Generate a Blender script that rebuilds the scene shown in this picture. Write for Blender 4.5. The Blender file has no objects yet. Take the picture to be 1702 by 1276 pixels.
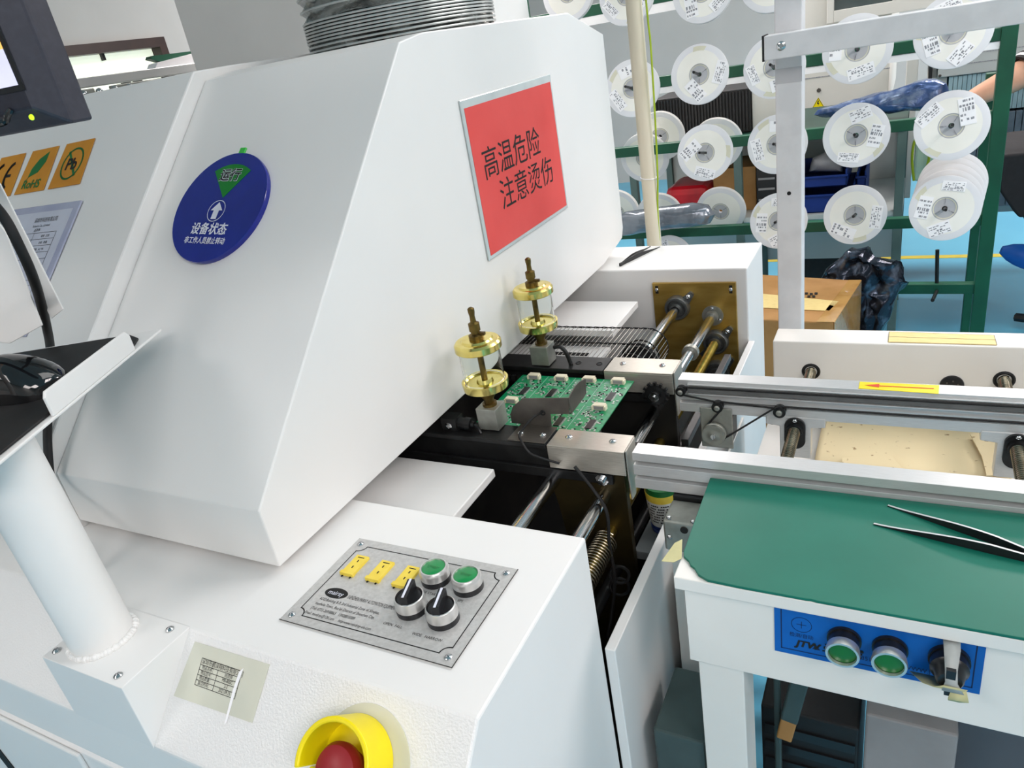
import bpy, bmesh, math, random
from mathutils import Vector as V, Matrix as M4, noise as NZ
random.seed(7)
SC = bpy.context.scene
COL = SC.collection

# ---------------------------------------------------------------- camera, light, exposure
F_PX = 1212.69                                  # focal length in pixels of the 1702 x 1276 frame
RIGHT = V((0.88266231, 0.44005389, -0.16510549))
DOWN = V((0.05590967, -0.4470937, -0.89273811))
FWD = V((-0.46667051, 0.77875529, -0.41923602))
EYE = V((0, 0, 1.35))
cam_data = bpy.data.cameras.new('camera')
cam_data.sensor_fit = 'HORIZONTAL'
cam_data.sensor_width = 36.0
cam_data.lens = 36.0 * F_PX / 1702.0
cam_data.clip_start = 0.02
cam = bpy.data.objects.new('camera', cam_data)
COL.objects.link(cam)
up, back = -DOWN, -FWD
cam.matrix_world = M4(((RIGHT.x, up.x, back.x, EYE.x), (RIGHT.y, up.y, back.y, EYE.y), (RIGHT.z, up.z, back.z, EYE.z), (0, 0, 0, 1)))
SC.camera = cam
SC.view_settings.view_transform = 'Standard'
SC.view_settings.look = 'None'
SC.view_settings.gamma = 1.0
SC.view_settings.exposure = 0.16
SC.view_settings.use_curve_mapping = False

world = bpy.data.worlds.new('world')
SC.world = world
world.use_nodes = True
world.node_tree.nodes['Background'].inputs[0].default_value = (0.85, 0.93, 1.0, 1)
world.node_tree.nodes['Background'].inputs[1].default_value = 0.12

def area(name, loc, sx, sy, power, color=(1, 1, 1), rot=(0, 0, 0)):
    l = bpy.data.lights.new(name, 'AREA')
    l.shape = 'RECTANGLE'
    l.size, l.size_y, l.energy, l.color = sx, sy, power, color
    o = bpy.data.objects.new(name, l)
    COL.objects.link(o)
    o.location = loc
    o.rotation_euler = rot
    return o
LAMPS = [(1.9, 1.9), (1.8, -0.9), (1.0, 4.6), (-1.6, 3.6), (-1.7, -1.6), (0.3, 1.6), (0.9, -1.95)]  # unseen panels; the last three are added to brighten column, reels and bench
POWER = [50, 38, 82, 80, 17, 3, 24]
for (lx, ly), pw in zip(LAMPS, POWER):
    area('unseen_ceiling_source', (lx, ly, 2.68), 1.15, 1.15, pw, (1.0, 0.885, 0.865))

# ---------------------------------------------------------------- measuring: the point of a plane seen along a line of sight
def sight(u, v):
    a, b = (u - 851) / F_PX, (v - 638) / F_PX
    return RIGHT * a + DOWN * b + FWD
def on(u, v, axis, val):
    d = sight(u, v)
    return EYE + d * ((val - EYE[axis]) / d[axis])
def px(u, v, x): return on(u, v, 0, x)
def py(u, v, y): return on(u, v, 1, y)
def pz(u, v, z): return on(u, v, 2, z)
def on_plane(u, v, p0, n):
    d = sight(u, v)
    return EYE + d * ((V(p0) - EYE).dot(n) / d.dot(n))

# ---------------------------------------------------------------- materials
def lin(c): return tuple((x / 12.92 if x <= 0.04045 else ((x + 0.055) / 1.055) ** 2.4) for x in c)
def mat(name, rgb, rough=0.5, metal=0.0, bump=None, vary=None, spec=None, trans=0.0, ior=1.45, coat=0.0, emit=None, alpha=1.0, aniso=None):
    m = bpy.data.materials.new(name)
    m.use_nodes = True
    nt = m.node_tree
    b = nt.nodes['Principled BSDF']
    c = lin([x / 255 for x in rgb]) + (1,)
    b.inputs['Base Color'].default_value = c
    b.inputs['Roughness'].default_value = rough
    b.inputs['Metallic'].default_value = metal
    b.inputs['IOR'].default_value = ior
    b.inputs['Transmission Weight'].default_value = trans
    b.inputs['Coat Weight'].default_value = coat
    b.inputs['Alpha'].default_value = alpha
    if spec is not None: b.inputs['Specular IOR Level'].default_value = spec
    if emit:
        b.inputs['Emission Color'].default_value = lin([x / 255 for x in emit[0]]) + (1,)
        b.inputs['Emission Strength'].default_value = emit[1]
    tc = nt.nodes.new('ShaderNodeTexCoord')
    if bump:
        n = nt.nodes.new('ShaderNodeTexNoise')
        n.inputs['Scale'].default_value = bump[0]
        n.inputs['Detail'].default_value = bump[3] if len(bump) > 3 else 2.0
        src = tc.outputs['Object']
        if len(bump) > 2 and bump[2]:
            mp = nt.nodes.new('ShaderNodeMapping')
            mp.inputs['Scale'].default_value = bump[2]
            nt.links.new(src, mp.inputs[0]); src = mp.outputs[0]
        nt.links.new(src, n.inputs['Vector'])
        bp = nt.nodes.new('ShaderNodeBump')
        bp.inputs['Strength'].default_value = bump[1]
        bp.inputs['Distance'].default_value = 0.002
        nt.links.new(n.outputs[0], bp.inputs['Height'])
        nt.links.new(bp.outputs[0], b.inputs['Normal'])
    if vary:                                     # (scale, second colour, low, high[, stretch])
        n = nt.nodes.new('ShaderNodeTexNoise')
        n.inputs['Scale'].default_value = vary[0]
        n.inputs['Detail'].default_value = 4.0
        src = tc.outputs['Object']
        if len(vary) > 4:
            mp = nt.nodes.new('ShaderNodeMapping')
            mp.inputs['Scale'].default_value = vary[4]
            nt.links.new(src, mp.inputs[0]); src = mp.outputs[0]
        nt.links.new(src, n.inputs['Vector'])
        r = nt.nodes.new('ShaderNodeValToRGB')
        r.color_ramp.elements[0].position = vary[2]
        r.color_ramp.elements[1].position = vary[3]
        r.color_ramp.elements[0].color = c
        r.color_ramp.elements[1].color = lin([x / 255 for x in vary[1]]) + (1,)
        nt.links.new(n.outputs[0], r.inputs[0])
        nt.links.new(r.outputs[0], b.inputs['Base Color'])
    return m

WHITE = mat('white_paint', (232, 232, 230), 0.38, vary=(3, (226, 227, 226), 0.35, 0.65))
WHITE_TEX = mat('white_orange_peel_paint', (232, 232, 231), 0.28, bump=(520, 0.28, None, 1.0))
WHITE2 = mat('white_sheet_metal_paint', (228, 227, 222), 0.42, vary=(5, (221, 219, 213), 0.4, 0.7))
GREYWALL = mat('grey_wall_paint', (176, 177, 174), 0.8, vary=(2, (170, 171, 168), 0.4, 0.6))
CEIL = mat('ceiling_paint', (225, 225, 222), 0.9, vary=(2, (220, 220, 217), 0.4, 0.6))
FLOORM = mat('blue_epoxy', (96, 176, 204), 0.3, vary=(1.2, (78, 158, 190), 0.35, 0.7), bump=(6, 0.05))
YELTAPE = mat('yellow_tape', (206, 186, 60), 0.5, vary=(20, (190, 172, 60), 0.4, 0.7))
ALU = mat('anodised_aluminium', (206, 208, 208), 0.34, 0.45, vary=(60, (192, 194, 194), 0.35, 0.65, (1, 60, 60)))
ALUW = mat('white_aluminium_profile', (222, 223, 225), 0.4, 0.15, vary=(30, (214, 215, 217), 0.4, 0.6))
STEEL = mat('brushed_stainless', (192, 188, 178), 0.34, 0.6, vary=(80, (170, 166, 156), 0.35, 0.7, (1, 30, 30)))
DSTEEL = mat('dull_steel_sheet', (112, 108, 102), 0.42, 0.8, vary=(50, (98, 94, 90), 0.35, 0.7, (1, 20, 1)))
CHROME = mat('ground_shaft', (205, 207, 208), 0.16, 1.0, vary=(40, (180, 182, 184), 0.4, 0.7, (40, 1, 40)))
ZINC = mat('zinc_plate', (170, 172, 165), 0.45, 0.7, vary=(40, (140, 142, 134), 0.35, 0.7))
BRASSPL = mat('yellow_passivated_plate', (192, 162, 88), 0.32, 0.65, vary=(14, (168, 136, 64), 0.35, 0.7, (1, 1, 4)))
BRASS = mat('polished_brass', (236, 220, 136), 0.2, 1.0, vary=(60, (224, 204, 112), 0.4, 0.7))
OLDBRASS = mat('tarnished_brass', (120, 100, 52), 0.4, 0.9, vary=(90, (84, 70, 42), 0.35, 0.7))
BLACKAN = mat('black_anodised', (30, 31, 32), 0.35, 0.4, vary=(40, (44, 45, 46), 0.4, 0.7))
BLACK = mat('black_rubber', (20, 20, 21), 0.6, vary=(50, (27, 27, 28), 0.4, 0.7))
BLACKP = mat('black_plastic', (24, 25, 28), 0.3, vary=(50, (29, 30, 33), 0.4, 0.7))
GLOSSBLACK = mat('glossy_black_plastic', (12, 13, 15), 0.07, coat=0.6, vary=(20, (16, 17, 19), 0.4, 0.7))
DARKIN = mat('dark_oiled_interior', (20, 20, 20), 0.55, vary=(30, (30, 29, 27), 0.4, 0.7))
BRONZEPL = mat('dark_bronze_plate', (66, 56, 32), 0.4, 0.75, vary=(20, (46, 40, 26), 0.4, 0.7))
GLASS = mat('clear_cup_glass', (250, 252, 250), 0.02, trans=1.0, ior=1.12, vary=(5, (246, 250, 247), 0.4, 0.7))
INK = mat('black_ink', (18, 18, 18), 0.7, vary=(40, (26, 26, 26), 0.4, 0.7))
INKW = mat('white_ink', (225, 228, 240), 0.7, vary=(40, (216, 219, 232), 0.4, 0.7))
REDP = mat('red_paper', (226, 82, 78), 0.5, vary=(8, (216, 72, 68), 0.35, 0.7))
SLEEVE = mat('clear_sleeve', (196, 206, 206), 0.15, vary=(20, (184, 194, 196), 0.4, 0.7), coat=0.5)
SLEEVEB = mat('bluish_clear_sleeve', (178, 182, 204), 0.15, vary=(20, (166, 170, 196), 0.4, 0.7), coat=0.5)
PAPERG = mat('bluish_white_paper', (196, 200, 214), 0.6, vary=(20, (188, 192, 207), 0.4, 0.7))
BLUED = mat('blue_acrylic', (8, 28, 138), 0.16, coat=0.4, vary=(20, (7, 24, 128), 0.4, 0.7))
GREEND = mat('green_acrylic', (14, 128, 40), 0.3, vary=(20, (12, 120, 36), 0.4, 0.7))
LGREEND = mat('light_green_acrylic', (60, 190, 70), 0.3, vary=(20, (54, 180, 66), 0.4, 0.7))
ORANGE = mat('orange_sticker', (206, 140, 34), 0.45, vary=(25, (196, 128, 30), 0.4, 0.7))
STKGREEN = mat('sticker_green', (22, 110, 52), 0.5, vary=(25, (20, 102, 48), 0.4, 0.7))
SATIN = mat('satin_panel_metal', (200, 200, 198), 0.42, 0.3, bump=(500, 0.12, None, 2), vary=(250, (188, 188, 186), 0.35, 0.65))
YELLOW = mat('yellow_plastic', (245, 225, 10), 0.35, vary=(20, (238, 216, 8), 0.4, 0.7))
YELPALE = mat('pale_yellow_plastic', (240, 214, 82), 0.45, vary=(60, (230, 200, 66), 0.4, 0.7))
REDBTN = mat('red_button_plastic', (150, 28, 36), 0.4, vary=(20, (142, 25, 32), 0.4, 0.7))
BTNGREEN = mat('green_lens', (14, 140, 72), 0.25, vary=(30, (12, 128, 66), 0.4, 0.7), coat=0.3)
BTNGREEN2 = mat('dark_green_lens', (16, 104, 30), 0.3, vary=(30, (14, 96, 27), 0.4, 0.7), coat=0.3)
RING = mat('aluminium_bezel', (214, 214, 212), 0.3, 0.75, vary=(6, (208, 208, 206), 0.4, 0.7))
PCBG = mat('green_solder_mask', (12, 146, 92), 0.28, coat=0.3, vary=(120, (10, 126, 80), 0.42, 0.6))
CONN = mat('ivory_connector', (232, 224, 200), 0.5, vary=(60, (222, 212, 186), 0.4, 0.7))
TIN = mat('solder_tin', (206, 212, 208), 0.35, 0.6, vary=(200, (170, 176, 172), 0.4, 0.7))
MATG = mat('green_bench_mat', (8, 102, 84), 0.42, vary=(7, (22, 114, 95), 0.45, 0.8), bump=(60, 0.04))
BLUEPL = mat('blue_label_plate', (8, 92, 178), 0.35, vary=(20, (7, 86, 168), 0.4, 0.7))
BLUEINK = mat('navy_ink', (8, 32, 78), 0.6, vary=(20, (8, 28, 70), 0.4, 0.7))
TAPE = mat('masking_tape', (206, 200, 150), 0.6, bump=(120, 0.3), vary=(30, (190, 186, 140), 0.4, 0.7))
TAPEG = mat('grey_masking_tape', (176, 180, 178), 0.6, bump=(120, 0.3), vary=(30, (160, 164, 162), 0.4, 0.7))
CREAM = mat('cream_card', (226, 210, 170), 0.7, vary=(110, (150, 122, 84), 0.66, 0.74), bump=(30, 0.2))
WOODST = mat('yellowed_tape_strip', (228, 206, 140), 0.5, vary=(30, (206, 176, 104), 0.5, 0.75, (2, 30, 2)))
LABELTAG = mat('aged_sticker', (214, 214, 198), 0.3, vary=(14, (204, 206, 192), 0.4, 0.7), coat=0.3)
GREENP = mat('green_rack_paint', (18, 84, 60), 0.4, vary=(10, (14, 72, 52), 0.4, 0.7))
REELIN = mat('reel_inner_face', (246, 245, 238), 0.35, vary=(8, (240, 239, 230), 0.4, 0.7))
REELW = mat('reel_polystyrene', (232, 233, 236), 0.35, vary=(8, (224, 225, 229), 0.4, 0.7))
REELC = mat('reel_cream_tape', (224, 222, 200), 0.45, vary=(8, (214, 212, 190), 0.4, 0.7))
HUBG = mat('reel_hub_grey', (184, 186, 190), 0.4, vary=(20, (174, 176, 180), 0.4, 0.7))
LABELW = mat('label_paper', (252, 252, 254), 0.55, vary=(30, (247, 247, 250), 0.4, 0.7))
GREYINK = mat('faded_ink', (128, 130, 136), 0.7, vary=(300, (170, 172, 178), 0.45, 0.6))
PVC = mat('aged_pvc', (222, 212, 190), 0.45, vary=(7, (196, 186, 158), 0.5, 0.85, (4, 4, 1)))
LIME = mat('lime_wire', (168, 190, 40), 0.4, vary=(40, (150, 176, 36), 0.4, 0.7))
CARD = mat('brown_cardboard', (176, 132, 78), 0.6, vary=(12, (160, 116, 62), 0.4, 0.7))
PACKTAPE = mat('shiny_packing_tape', (196, 154, 92), 0.1, vary=(20, (176, 132, 74), 0.4, 0.7), bump=(60, 0.5), coat=0.8)
BAGB = mat('dark_antistatic_film', (40, 46, 58), 0.12, 0.6, bump=(46, 1.0, None, 4), vary=(22, (120, 130, 148), 0.5, 0.75))  # pale mottling paints silvery reflections into the film colour
BAGBLUE = mat('blue_antistatic_film', (70, 92, 136), 0.14, 0.45, bump=(60, 1.0, None, 4), vary=(26, (150, 164, 186), 0.45, 0.75))  # paler second colour stands in for silver glints on the creases
BAGS = mat('silver_antistatic_film', (142, 148, 156), 0.16, 0.5, bump=(40, 0.9, None, 3), vary=(14, (96, 102, 112), 0.45, 0.75))
BLUECR = mat('blue_crate_plastic', (20, 52, 128), 0.4, vary=(10, (16, 46, 116), 0.4, 0.7))
REDCL = mat('red_plastic_sheet', (190, 20, 36), 0.3, vary=(10, (150, 12, 26), 0.4, 0.7))
SLATB = mat('blue_grey_slat', (158, 188, 196), 0.5, vary=(30, (138, 170, 180), 0.4, 0.7))
SLATD = mat('dark_slate_slat', (112, 126, 138), 0.5, vary=(30, (94, 108, 120), 0.4, 0.7))
MACHG = mat('grey_machine_paint', (188, 194, 192), 0.45, vary=(4, (182, 188, 186), 0.4, 0.7))
MACHW = mat('warm_machine_paint', (214, 213, 206), 0.45, vary=(4, (208, 207, 200), 0.4, 0.7))
DUCT = mat('aluminium_foil_duct', (190, 192, 190), 0.24, 0.95, bump=(60, 1.0, None, 5), vary=(40, (150, 152, 150), 0.4, 0.7))
DUCTRIB = mat('duct_wire_rib', (206, 208, 206), 0.3, 0.8, vary=(40, (190, 192, 190), 0.4, 0.7))
SKIN = mat('skin', (208, 158, 130), 0.5, vary=(20, (198, 146, 118), 0.4, 0.7))
SHIRT = mat('grey_knit_shirt', (128, 130, 134), 0.8, vary=(200, (112, 114, 118), 0.4, 0.7))
TROUSER = mat('black_cloth', (22, 23, 26), 0.85, vary=(60, (28, 29, 32), 0.4, 0.7))
SHOEB = mat('blue_rubber', (24, 98, 190), 0.45, vary=(20, (20, 88, 174), 0.4, 0.7))
HAIR = mat('black_hair', (24, 20, 18), 0.6, vary=(60, (30, 26, 24), 0.4, 0.7))
MON = mat('charcoal_monitor_plastic', (52, 52, 62), 0.4, vary=(200, (58, 58, 68), 0.4, 0.7))
MOND = mat('dark_monitor_bezel', (40, 40, 50), 0.35, vary=(200, (45, 45, 55), 0.4, 0.7))
SCRO = mat('screen_orange', (232, 176, 92), 0.3, emit=((240, 186, 96), 0.75), vary=(6, (238, 200, 130), 0.4, 0.7))
SCRW = mat('screen_grey', (196, 194, 214), 0.3, emit=((205, 203, 222), 0.7), vary=(40, (180, 178, 204), 0.4, 0.7))
LEDG = mat('green_led', (170, 220, 40), 0.3, emit=((180, 230, 30), 1.2), vary=(40, (160, 214, 40), 0.4, 0.7))
PANE = mat('lit_window_pane', (236, 242, 224), 0.2, emit=((236, 242, 222), 0.72), vary=(1.6, (216, 226, 204), 0.4, 0.7))
WFRAME = mat('dark_brown_frame', (52, 36, 32), 0.4, vary=(20, (44, 30, 27), 0.4, 0.7))
LAMPD = mat('lamp_diffuser', (250, 250, 246), 0.5, emit=((255, 252, 246), 2.0), vary=(4, (248, 248, 244), 0.4, 0.7))
DGLASS = mat('dark_window_glass', (74, 84, 84), 0.08, vary=(3, (58, 68, 70), 0.4, 0.7))
MINT = mat('pale_mint_plastic', (196, 226, 206), 0.35, vary=(6, (184, 216, 196), 0.4, 0.7))
ARROWR = mat('red_arrow_ink', (220, 70, 30), 0.5, vary=(30, (210, 62, 26), 0.4, 0.7))
JARW = mat('white_jar_label', (216, 218, 216), 0.5, vary=(30, (206, 208, 206), 0.4, 0.7))
JARB = mat('blue_jar_plastic', (40, 60, 120), 0.4, vary=(30, (34, 52, 108), 0.4, 0.7))
GREYBOX = mat('worn_grey_board', (150, 148, 148), 0.7, vary=(9, (132, 130, 130), 0.45, 0.75))
DGREEN = mat('dark_teal_box', (62, 80, 80), 0.5, vary=(12, (50, 66, 66), 0.4, 0.7))
SPRINGM = mat('spring_steel', (150, 142, 124), 0.25, 1.0, vary=(40, (120, 112, 96), 0.4, 0.7))
WIREM = mat('bright_wire', (176, 174, 168), 0.3, 0.9, vary=(40, (150, 148, 142), 0.4, 0.7))

# ---------------------------------------------------------------- mesh building
ORIGIN = {}
class B:
    """collects shapes in world coordinates; build() links them as one mesh object"""
    def __init__(s): s.bm = bmesh.new(); s.mi = 0
    def m(s, i): s.mi = i; return s
    def face(s, vs):
        try:
            f = s.bm.faces.new(vs); f.material_index = s.mi; return f
        except ValueError: return None
    def box(s, x0, x1, y0, y1, z0, z1, mx=None):
        P = [V((x, y, z)) for z in (z0, z1) for y in (y0, y1) for x in (x0, x1)]
        if mx: P = [mx @ p for p in P]
        v = [s.bm.verts.new(p) for p in P]
        for q in ((0, 2, 3, 1), (4, 5, 7, 6), (0, 1, 5, 4), (2, 6, 7, 3), (0, 4, 6, 2), (1, 3, 7, 5)): s.face([v[i] for i in q])
        return s
    def prism(s, pts, d):                        # polygon of points, swept by the vector d
        d = V(d); pts = [V(p) for p in pts]
        a = [s.bm.verts.new(p) for p in pts]; b = [s.bm.verts.new(p + d) for p in pts]
        s.face(a); s.face(b[::-1])
        n = len(a)
        for i in range(n): s.face([a[i], b[i], b[(i + 1) % n], a[(i + 1) % n]])
        return s
    def prof(s, yz, x0, x1): return s.prism([(x0, y, z) for y, z in yz], (x1 - x0, 0, 0))
    def lathe(s, p0, ax, prof, seg=24, caps=True):   # prof: (distance along the axis, radius)
        p0, ax = V(p0), V(ax).normalized()
        u = ax.orthogonal().normalized(); w = ax.cross(u)
        rings = []
        for h, r in prof:
            rings.append([s.bm.verts.new(p0 + ax * h + (u * math.cos(t) + w * math.sin(t)) * max(r, 1e-5)) for t in [2 * math.pi * k / seg for k in range(seg)]])
        for a, b in zip(rings, rings[1:]):
            for k in range(seg): s.face([a[k], a[(k + 1) % seg], b[(k + 1) % seg], b[k]])
        if caps: s.face(rings[0][::-1]); s.face(rings[-1])
        return s
    def cyl(s, p0, p1, r, seg=20, r1=None):
        p0, p1 = V(p0), V(p1)
        return s.lathe(p0, p1 - p0, [(0, r), ((p1 - p0).length, r if r1 is None else r1)], seg)
    def tube(s, pts, r, seg=8, smooth=0):
        pts = [V(p) for p in pts]
        if smooth:                               # Catmull-Rom through the points
            q = []
            for i in range(len(pts) - 1):
                a, b, c, d = pts[max(i - 1, 0)], pts[i], pts[i + 1], pts[min(i + 2, len(pts) - 1)]
                for k in range(smooth):
                    t = k / smooth
                    q.append(0.5 * ((2 * b) + (c - a) * t + (2 * a - 5 * b + 4 * c - d) * t * t + (3 * b - a - 3 * c + d) * t ** 3))
            q.append(pts[-1]); pts = q
        rings = []; nrm = None
        for i, p in enumerate(pts):
            t = (pts[min(i + 1, len(pts) - 1)] - pts[max(i - 1, 0)]).normalized()
            nrm = t.orthogonal().normalized() if nrm is None else (nrm - t * nrm.dot(t)).normalized()
            w = t.cross(nrm)
            rr = r[i] if isinstance(r, list) else r
            rings.append([s.bm.verts.new(p + (nrm * math.cos(a) + w * math.sin(a)) * rr) for a in [2 * math.pi * k / seg for k in range(seg)]])
        for a, b in zip(rings, rings[1:]):
            for k in range(seg): s.face([a[k], a[(k + 1) % seg], b[(k + 1) % seg], b[k]])
        s.face(rings[0][::-1]); s.face(rings[-1])
        return s
    def helix(s, p0, p1, R, r, turns, seg=6, per=14):
        p0, p1 = V(p0), V(p1); ax = (p1 - p0).normalized(); u = ax.orthogonal().normalized(); w = ax.cross(u)
        n = int(turns * per)
        return s.tube([p0 + (p1 - p0) * (k / n) + (u * math.cos(2 * math.pi * k / per) + w * math.sin(2 * math.pi * k / per)) * R for k in range(n + 1)], r, seg)
    def torus(s, c, ax, R, r, seg=28, k=8):
        c, ax = V(c), V(ax).normalized(); u = ax.orthogonal().normalized(); w = ax.cross(u)
        rings = []
        for i in range(seg):
            t = 2 * math.pi * i / seg; d = u * math.cos(t) + w * math.sin(t)
            rings.append([s.bm.verts.new(c + d * (R + r * math.cos(a)) + ax * r * math.sin(a)) for a in [2 * math.pi * j / k for j in range(k)]])
        for i in range(seg):
            a, b = rings[i], rings[(i + 1) % seg]
            for j in range(k): s.face([a[j], b[j], b[(j + 1) % k], a[(j + 1) % k]])
        return s
    def ball(s, c, r, seg=16, sc=(1, 1, 1), mx=None):
        v0 = len(s.bm.verts)
        m = M4.Translation(V(c)) @ (mx or M4()) @ M4.Diagonal((r * sc[0], r * sc[1], r * sc[2], 1))
        res = bmesh.ops.create_uvsphere(s.bm, u_segments=seg, v_segments=max(6, seg // 2), radius=1, matrix=m)
        for f in {f for v in res['verts'] for f in v.link_faces}: f.material_index = s.mi
        return s
    def build(s, name, mats, parent=None, smooth=False, bevel=0, seg=2, sub=0, origin=None):
        bm = s.bm
        bmesh.ops.recalc_face_normals(bm, faces=bm.faces)
        o0 = origin or (ORIGIN.get(parent.name, V()) if parent else V())
        bmesh.ops.translate(bm, verts=bm.verts, vec=-V(o0))
        me = bpy.data.meshes.new(name)
        bm.to_mesh(me); bm.free()
        for m in (mats if isinstance(mats, (list, tuple)) else [mats]): me.materials.append(m)
        if smooth:
            for p in me.polygons: p.use_smooth = True
            me.set_sharp_from_angle(angle=math.radians(38))
        o = bpy.data.objects.new(name, me)
        COL.objects.link(o)
        if parent:
            o.parent = parent
        else:
            o.location = o0
        ORIGIN[o.name] = V(o0)
        if bevel:
            md = o.modifiers.new('bevel', 'BEVEL'); md.width = bevel; md.segments = seg; md.limit_method = 'ANGLE'; md.angle_limit = math.radians(40)
        if sub:
            md = o.modifiers.new('subdivision', 'SUBSURF'); md.levels = sub; md.render_levels = sub
        return o
def tag(o, label=None, cat=None, group=None, kind=None):
    if label: o['label'] = label
    if cat: o['category'] = cat
    if group: o['group'] = group
    if kind: o['kind'] = kind
    return o
def thing(name, label, cat, loc=(0, 0, 0), group=None):
    o = bpy.data.objects.new(name, None)
    COL.objects.link(o)
    o.empty_display_size = 0.05
    o.location = loc
    ORIGIN[o.name] = V(loc)
    return tag(o, label, cat, group)
def struct(o): o['kind'] = 'structure'; return o
def copy_tree(o, parent=None):
    c = o.copy(); COL.objects.link(c)
    if parent: c.parent = parent
    for ch in list(o.children): copy_tree(ch, c)
    return c
def frame(o, x, n):                             # matrix with X along x, Z along n, origin o
    x, n = V(x).normalized(), V(n).normalized(); y = n.cross(x).normalized(); x = y.cross(n)
    return M4(((x.x, y.x, n.x, o[0]), (x.y, y.y, n.y, o[1]), (x.z, y.z, n.z, o[2]), (0, 0, 0, 1)))
def text(name, items, mx, m, parent, lift=0.0004, shear=0.0):
    """items: (words, x, y, cap height[, squeeze]) laid out in the plane of mx, all one mesh"""
    bm = bmesh.new()
    for it in items:
        body, x, y, h = it[:4]; sx = it[4] if len(it) > 4 else 1.0
        cu = bpy.data.curves.new('lettering', 'FONT'); cu.body = body; cu.size = h / 0.73; cu.shear = shear; cu.resolution_u = 3
        cu.align_x = it[5] if len(it) > 5 else 'LEFT'
        
        t = bpy.data.objects.new('lettering', cu); COL.objects.link(t)
        bpy.context.view_layer.update()
        me = bpy.data.meshes.new_from_object(t.evaluated_get(bpy.context.evaluated_depsgraph_get()))
        base = me.copy(); bold = it[6] if len(it) > 6 else 0.0   # heavy faces: the same glyphs set again a hair apart
        for k, (ox, oy) in enumerate([(0, 0)] if not bold else [(-bold, -bold), (bold, -bold), (-bold, bold), (bold, bold)]):
            m2 = base.copy(); m2.transform(mx @ M4.Translation((x + ox, y + oy, lift + 0.00002 * k)) @ M4.Diagonal((sx, 1, 1, 1)))
            bm.from_mesh(m2); bpy.data.meshes.remove(m2)
        bpy.data.meshes.remove(base)
        bpy.data.objects.remove(t); bpy.data.meshes.remove(me); bpy.data.curves.remove(cu)
    b = B(); b.bm.free(); b.bm = bm
    for f in bm.faces: f.material_index = 0
    return b.build(name, m, parent)
def flat(b, mx, pts, z=0.0):                    # one thin polygon in the plane of mx
    v = [b.bm.verts.new(mx @ V((x, y, z))) for x, y in pts]
    b.face(v); return b
def slab(b, mx, pts, z0, z1):                   # polygon in the plane of mx with thickness
    return b.prism([mx @ V((x, y, z0)) for x, y in pts], (mx.to_3x3() @ V((0, 0, z1 - z0))))
def rect(x0, x1, y0, y1): return [(x0, y0), (x1, y0), (x1, y1), (x0, y1)]
def circ(cx, cy, r, n=28, a0=0, a1=2 * math.pi): return [(cx + r * math.cos(a0 + (a1 - a0) * k / n), cy + r * math.sin(a0 + (a1 - a0) * k / n)) for k in range(n)]
def line(b, mx, p, q, w, z=0.0003):
    p, q = V(p).to_2d(), V(q).to_2d(); d = (q - p).normalized() * (w / 2); nn = V((-d.y, d.x))
    return flat(b, mx, [tuple(p - d + nn), tuple(p - d - nn), tuple(q + d - nn), tuple(q + d + nn)], z)
def screw(b, p, n, r=0.0035, h=0.002, mx=None):  # button-head screw: dome with a hex recess
    b.lathe(p, n, [(0, r), (h * 0.45, r * 0.97), (h * 0.85, r * 0.7), (h, r * 0.5), (h * 0.4, r * 0.42)], 14)
    return b

# ================================================================ the room
X0, X1, Y0, Y1, ZC = -3.5, 3.4, -2.6, 6.6, 2.75
struct(B().box(X0, X1, Y0, Y1, -0.05, 0).build('floor', FLOORM))
struct(B().box(X0, X1, Y0, Y1, ZC, ZC + 0.05).build('ceiling', CEIL))
struct(B().box(X0, X1, Y1, Y1 + 0.1, 0, ZC).build('wall_back', GREYWALL))
struct(B().box(X0, X1, Y0 - 0.1, Y0, 0, ZC).build('wall_front', GREYWALL))
struct(B().box(X1, X1 + 0.1, Y0, Y1, 0, ZC).build('wall_right', GREYWALL))
wy0, wy1, wz0, wz1 = 1.75, 2.975, 1.02, 1.672       # window opening in the left wall
b = B(); xw = X0 - 0.1
b.box(xw, X0, Y0, wy0, 0, ZC).box(xw, X0, wy1, Y1, 0, ZC).box(xw, X0, wy0, wy1, 0, wz0).box(xw, X0, wy0, wy1, wz1, ZC)
struct(b.build('wall_left', GREYWALL))
w = thing('window_1', 'interior window with a dark brown frame and a brightly lit pane', 'window', (X0, 2.4, 1.3)); struct(w)
fw = 0.045
b = B()
b.box(xw, X0 + 0.02, wy0, wy1, wz1 - fw, wz1).box(xw, X0 + 0.02, wy0, wy1, wz0, wz0 + fw).box(xw, X0 + 0.02, wy0, wy0 + fw, wz0 + fw, wz1 - fw).box(xw, X0 + 0.02, wy1 - fw, wy1, wz0 + fw, wz1 - fw)
b.build('window_frame', WFRAME, w)
B().box(X0 - 0.06, X0 - 0.05, wy0 + fw, wy1 - fw, wz0 + fw, wz1 - fw).build('pane', PANE, w)
b = B()
for k in (2.25, 2.62): b.box(X0 - 0.05, X0 - 0.03, k, k + 0.014, wz1 - fw - 0.03, wz1 - fw)
for k in (2.68, 2.75): b.box(X0 - 0.05, X0 - 0.03, k, k + 0.045, 1.47, 1.50)
b.build('latch', BLACKP, w)
struct(B().box(-2.125, -1.12, 1.9, 2.4, 0, ZC).build('column', mat('column_paint', (246, 244, 241), 0.8, vary=(2, (240, 238, 235), 0.4, 0.6)), bevel=0.004))
b = B(); b.box(-2.4, X1, 4.15, 4.2, 0, 0.0012)
tag(b.build('floor_tape', YELTAPE), 'yellow tape line stuck across the blue floor', 'tape')
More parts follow.
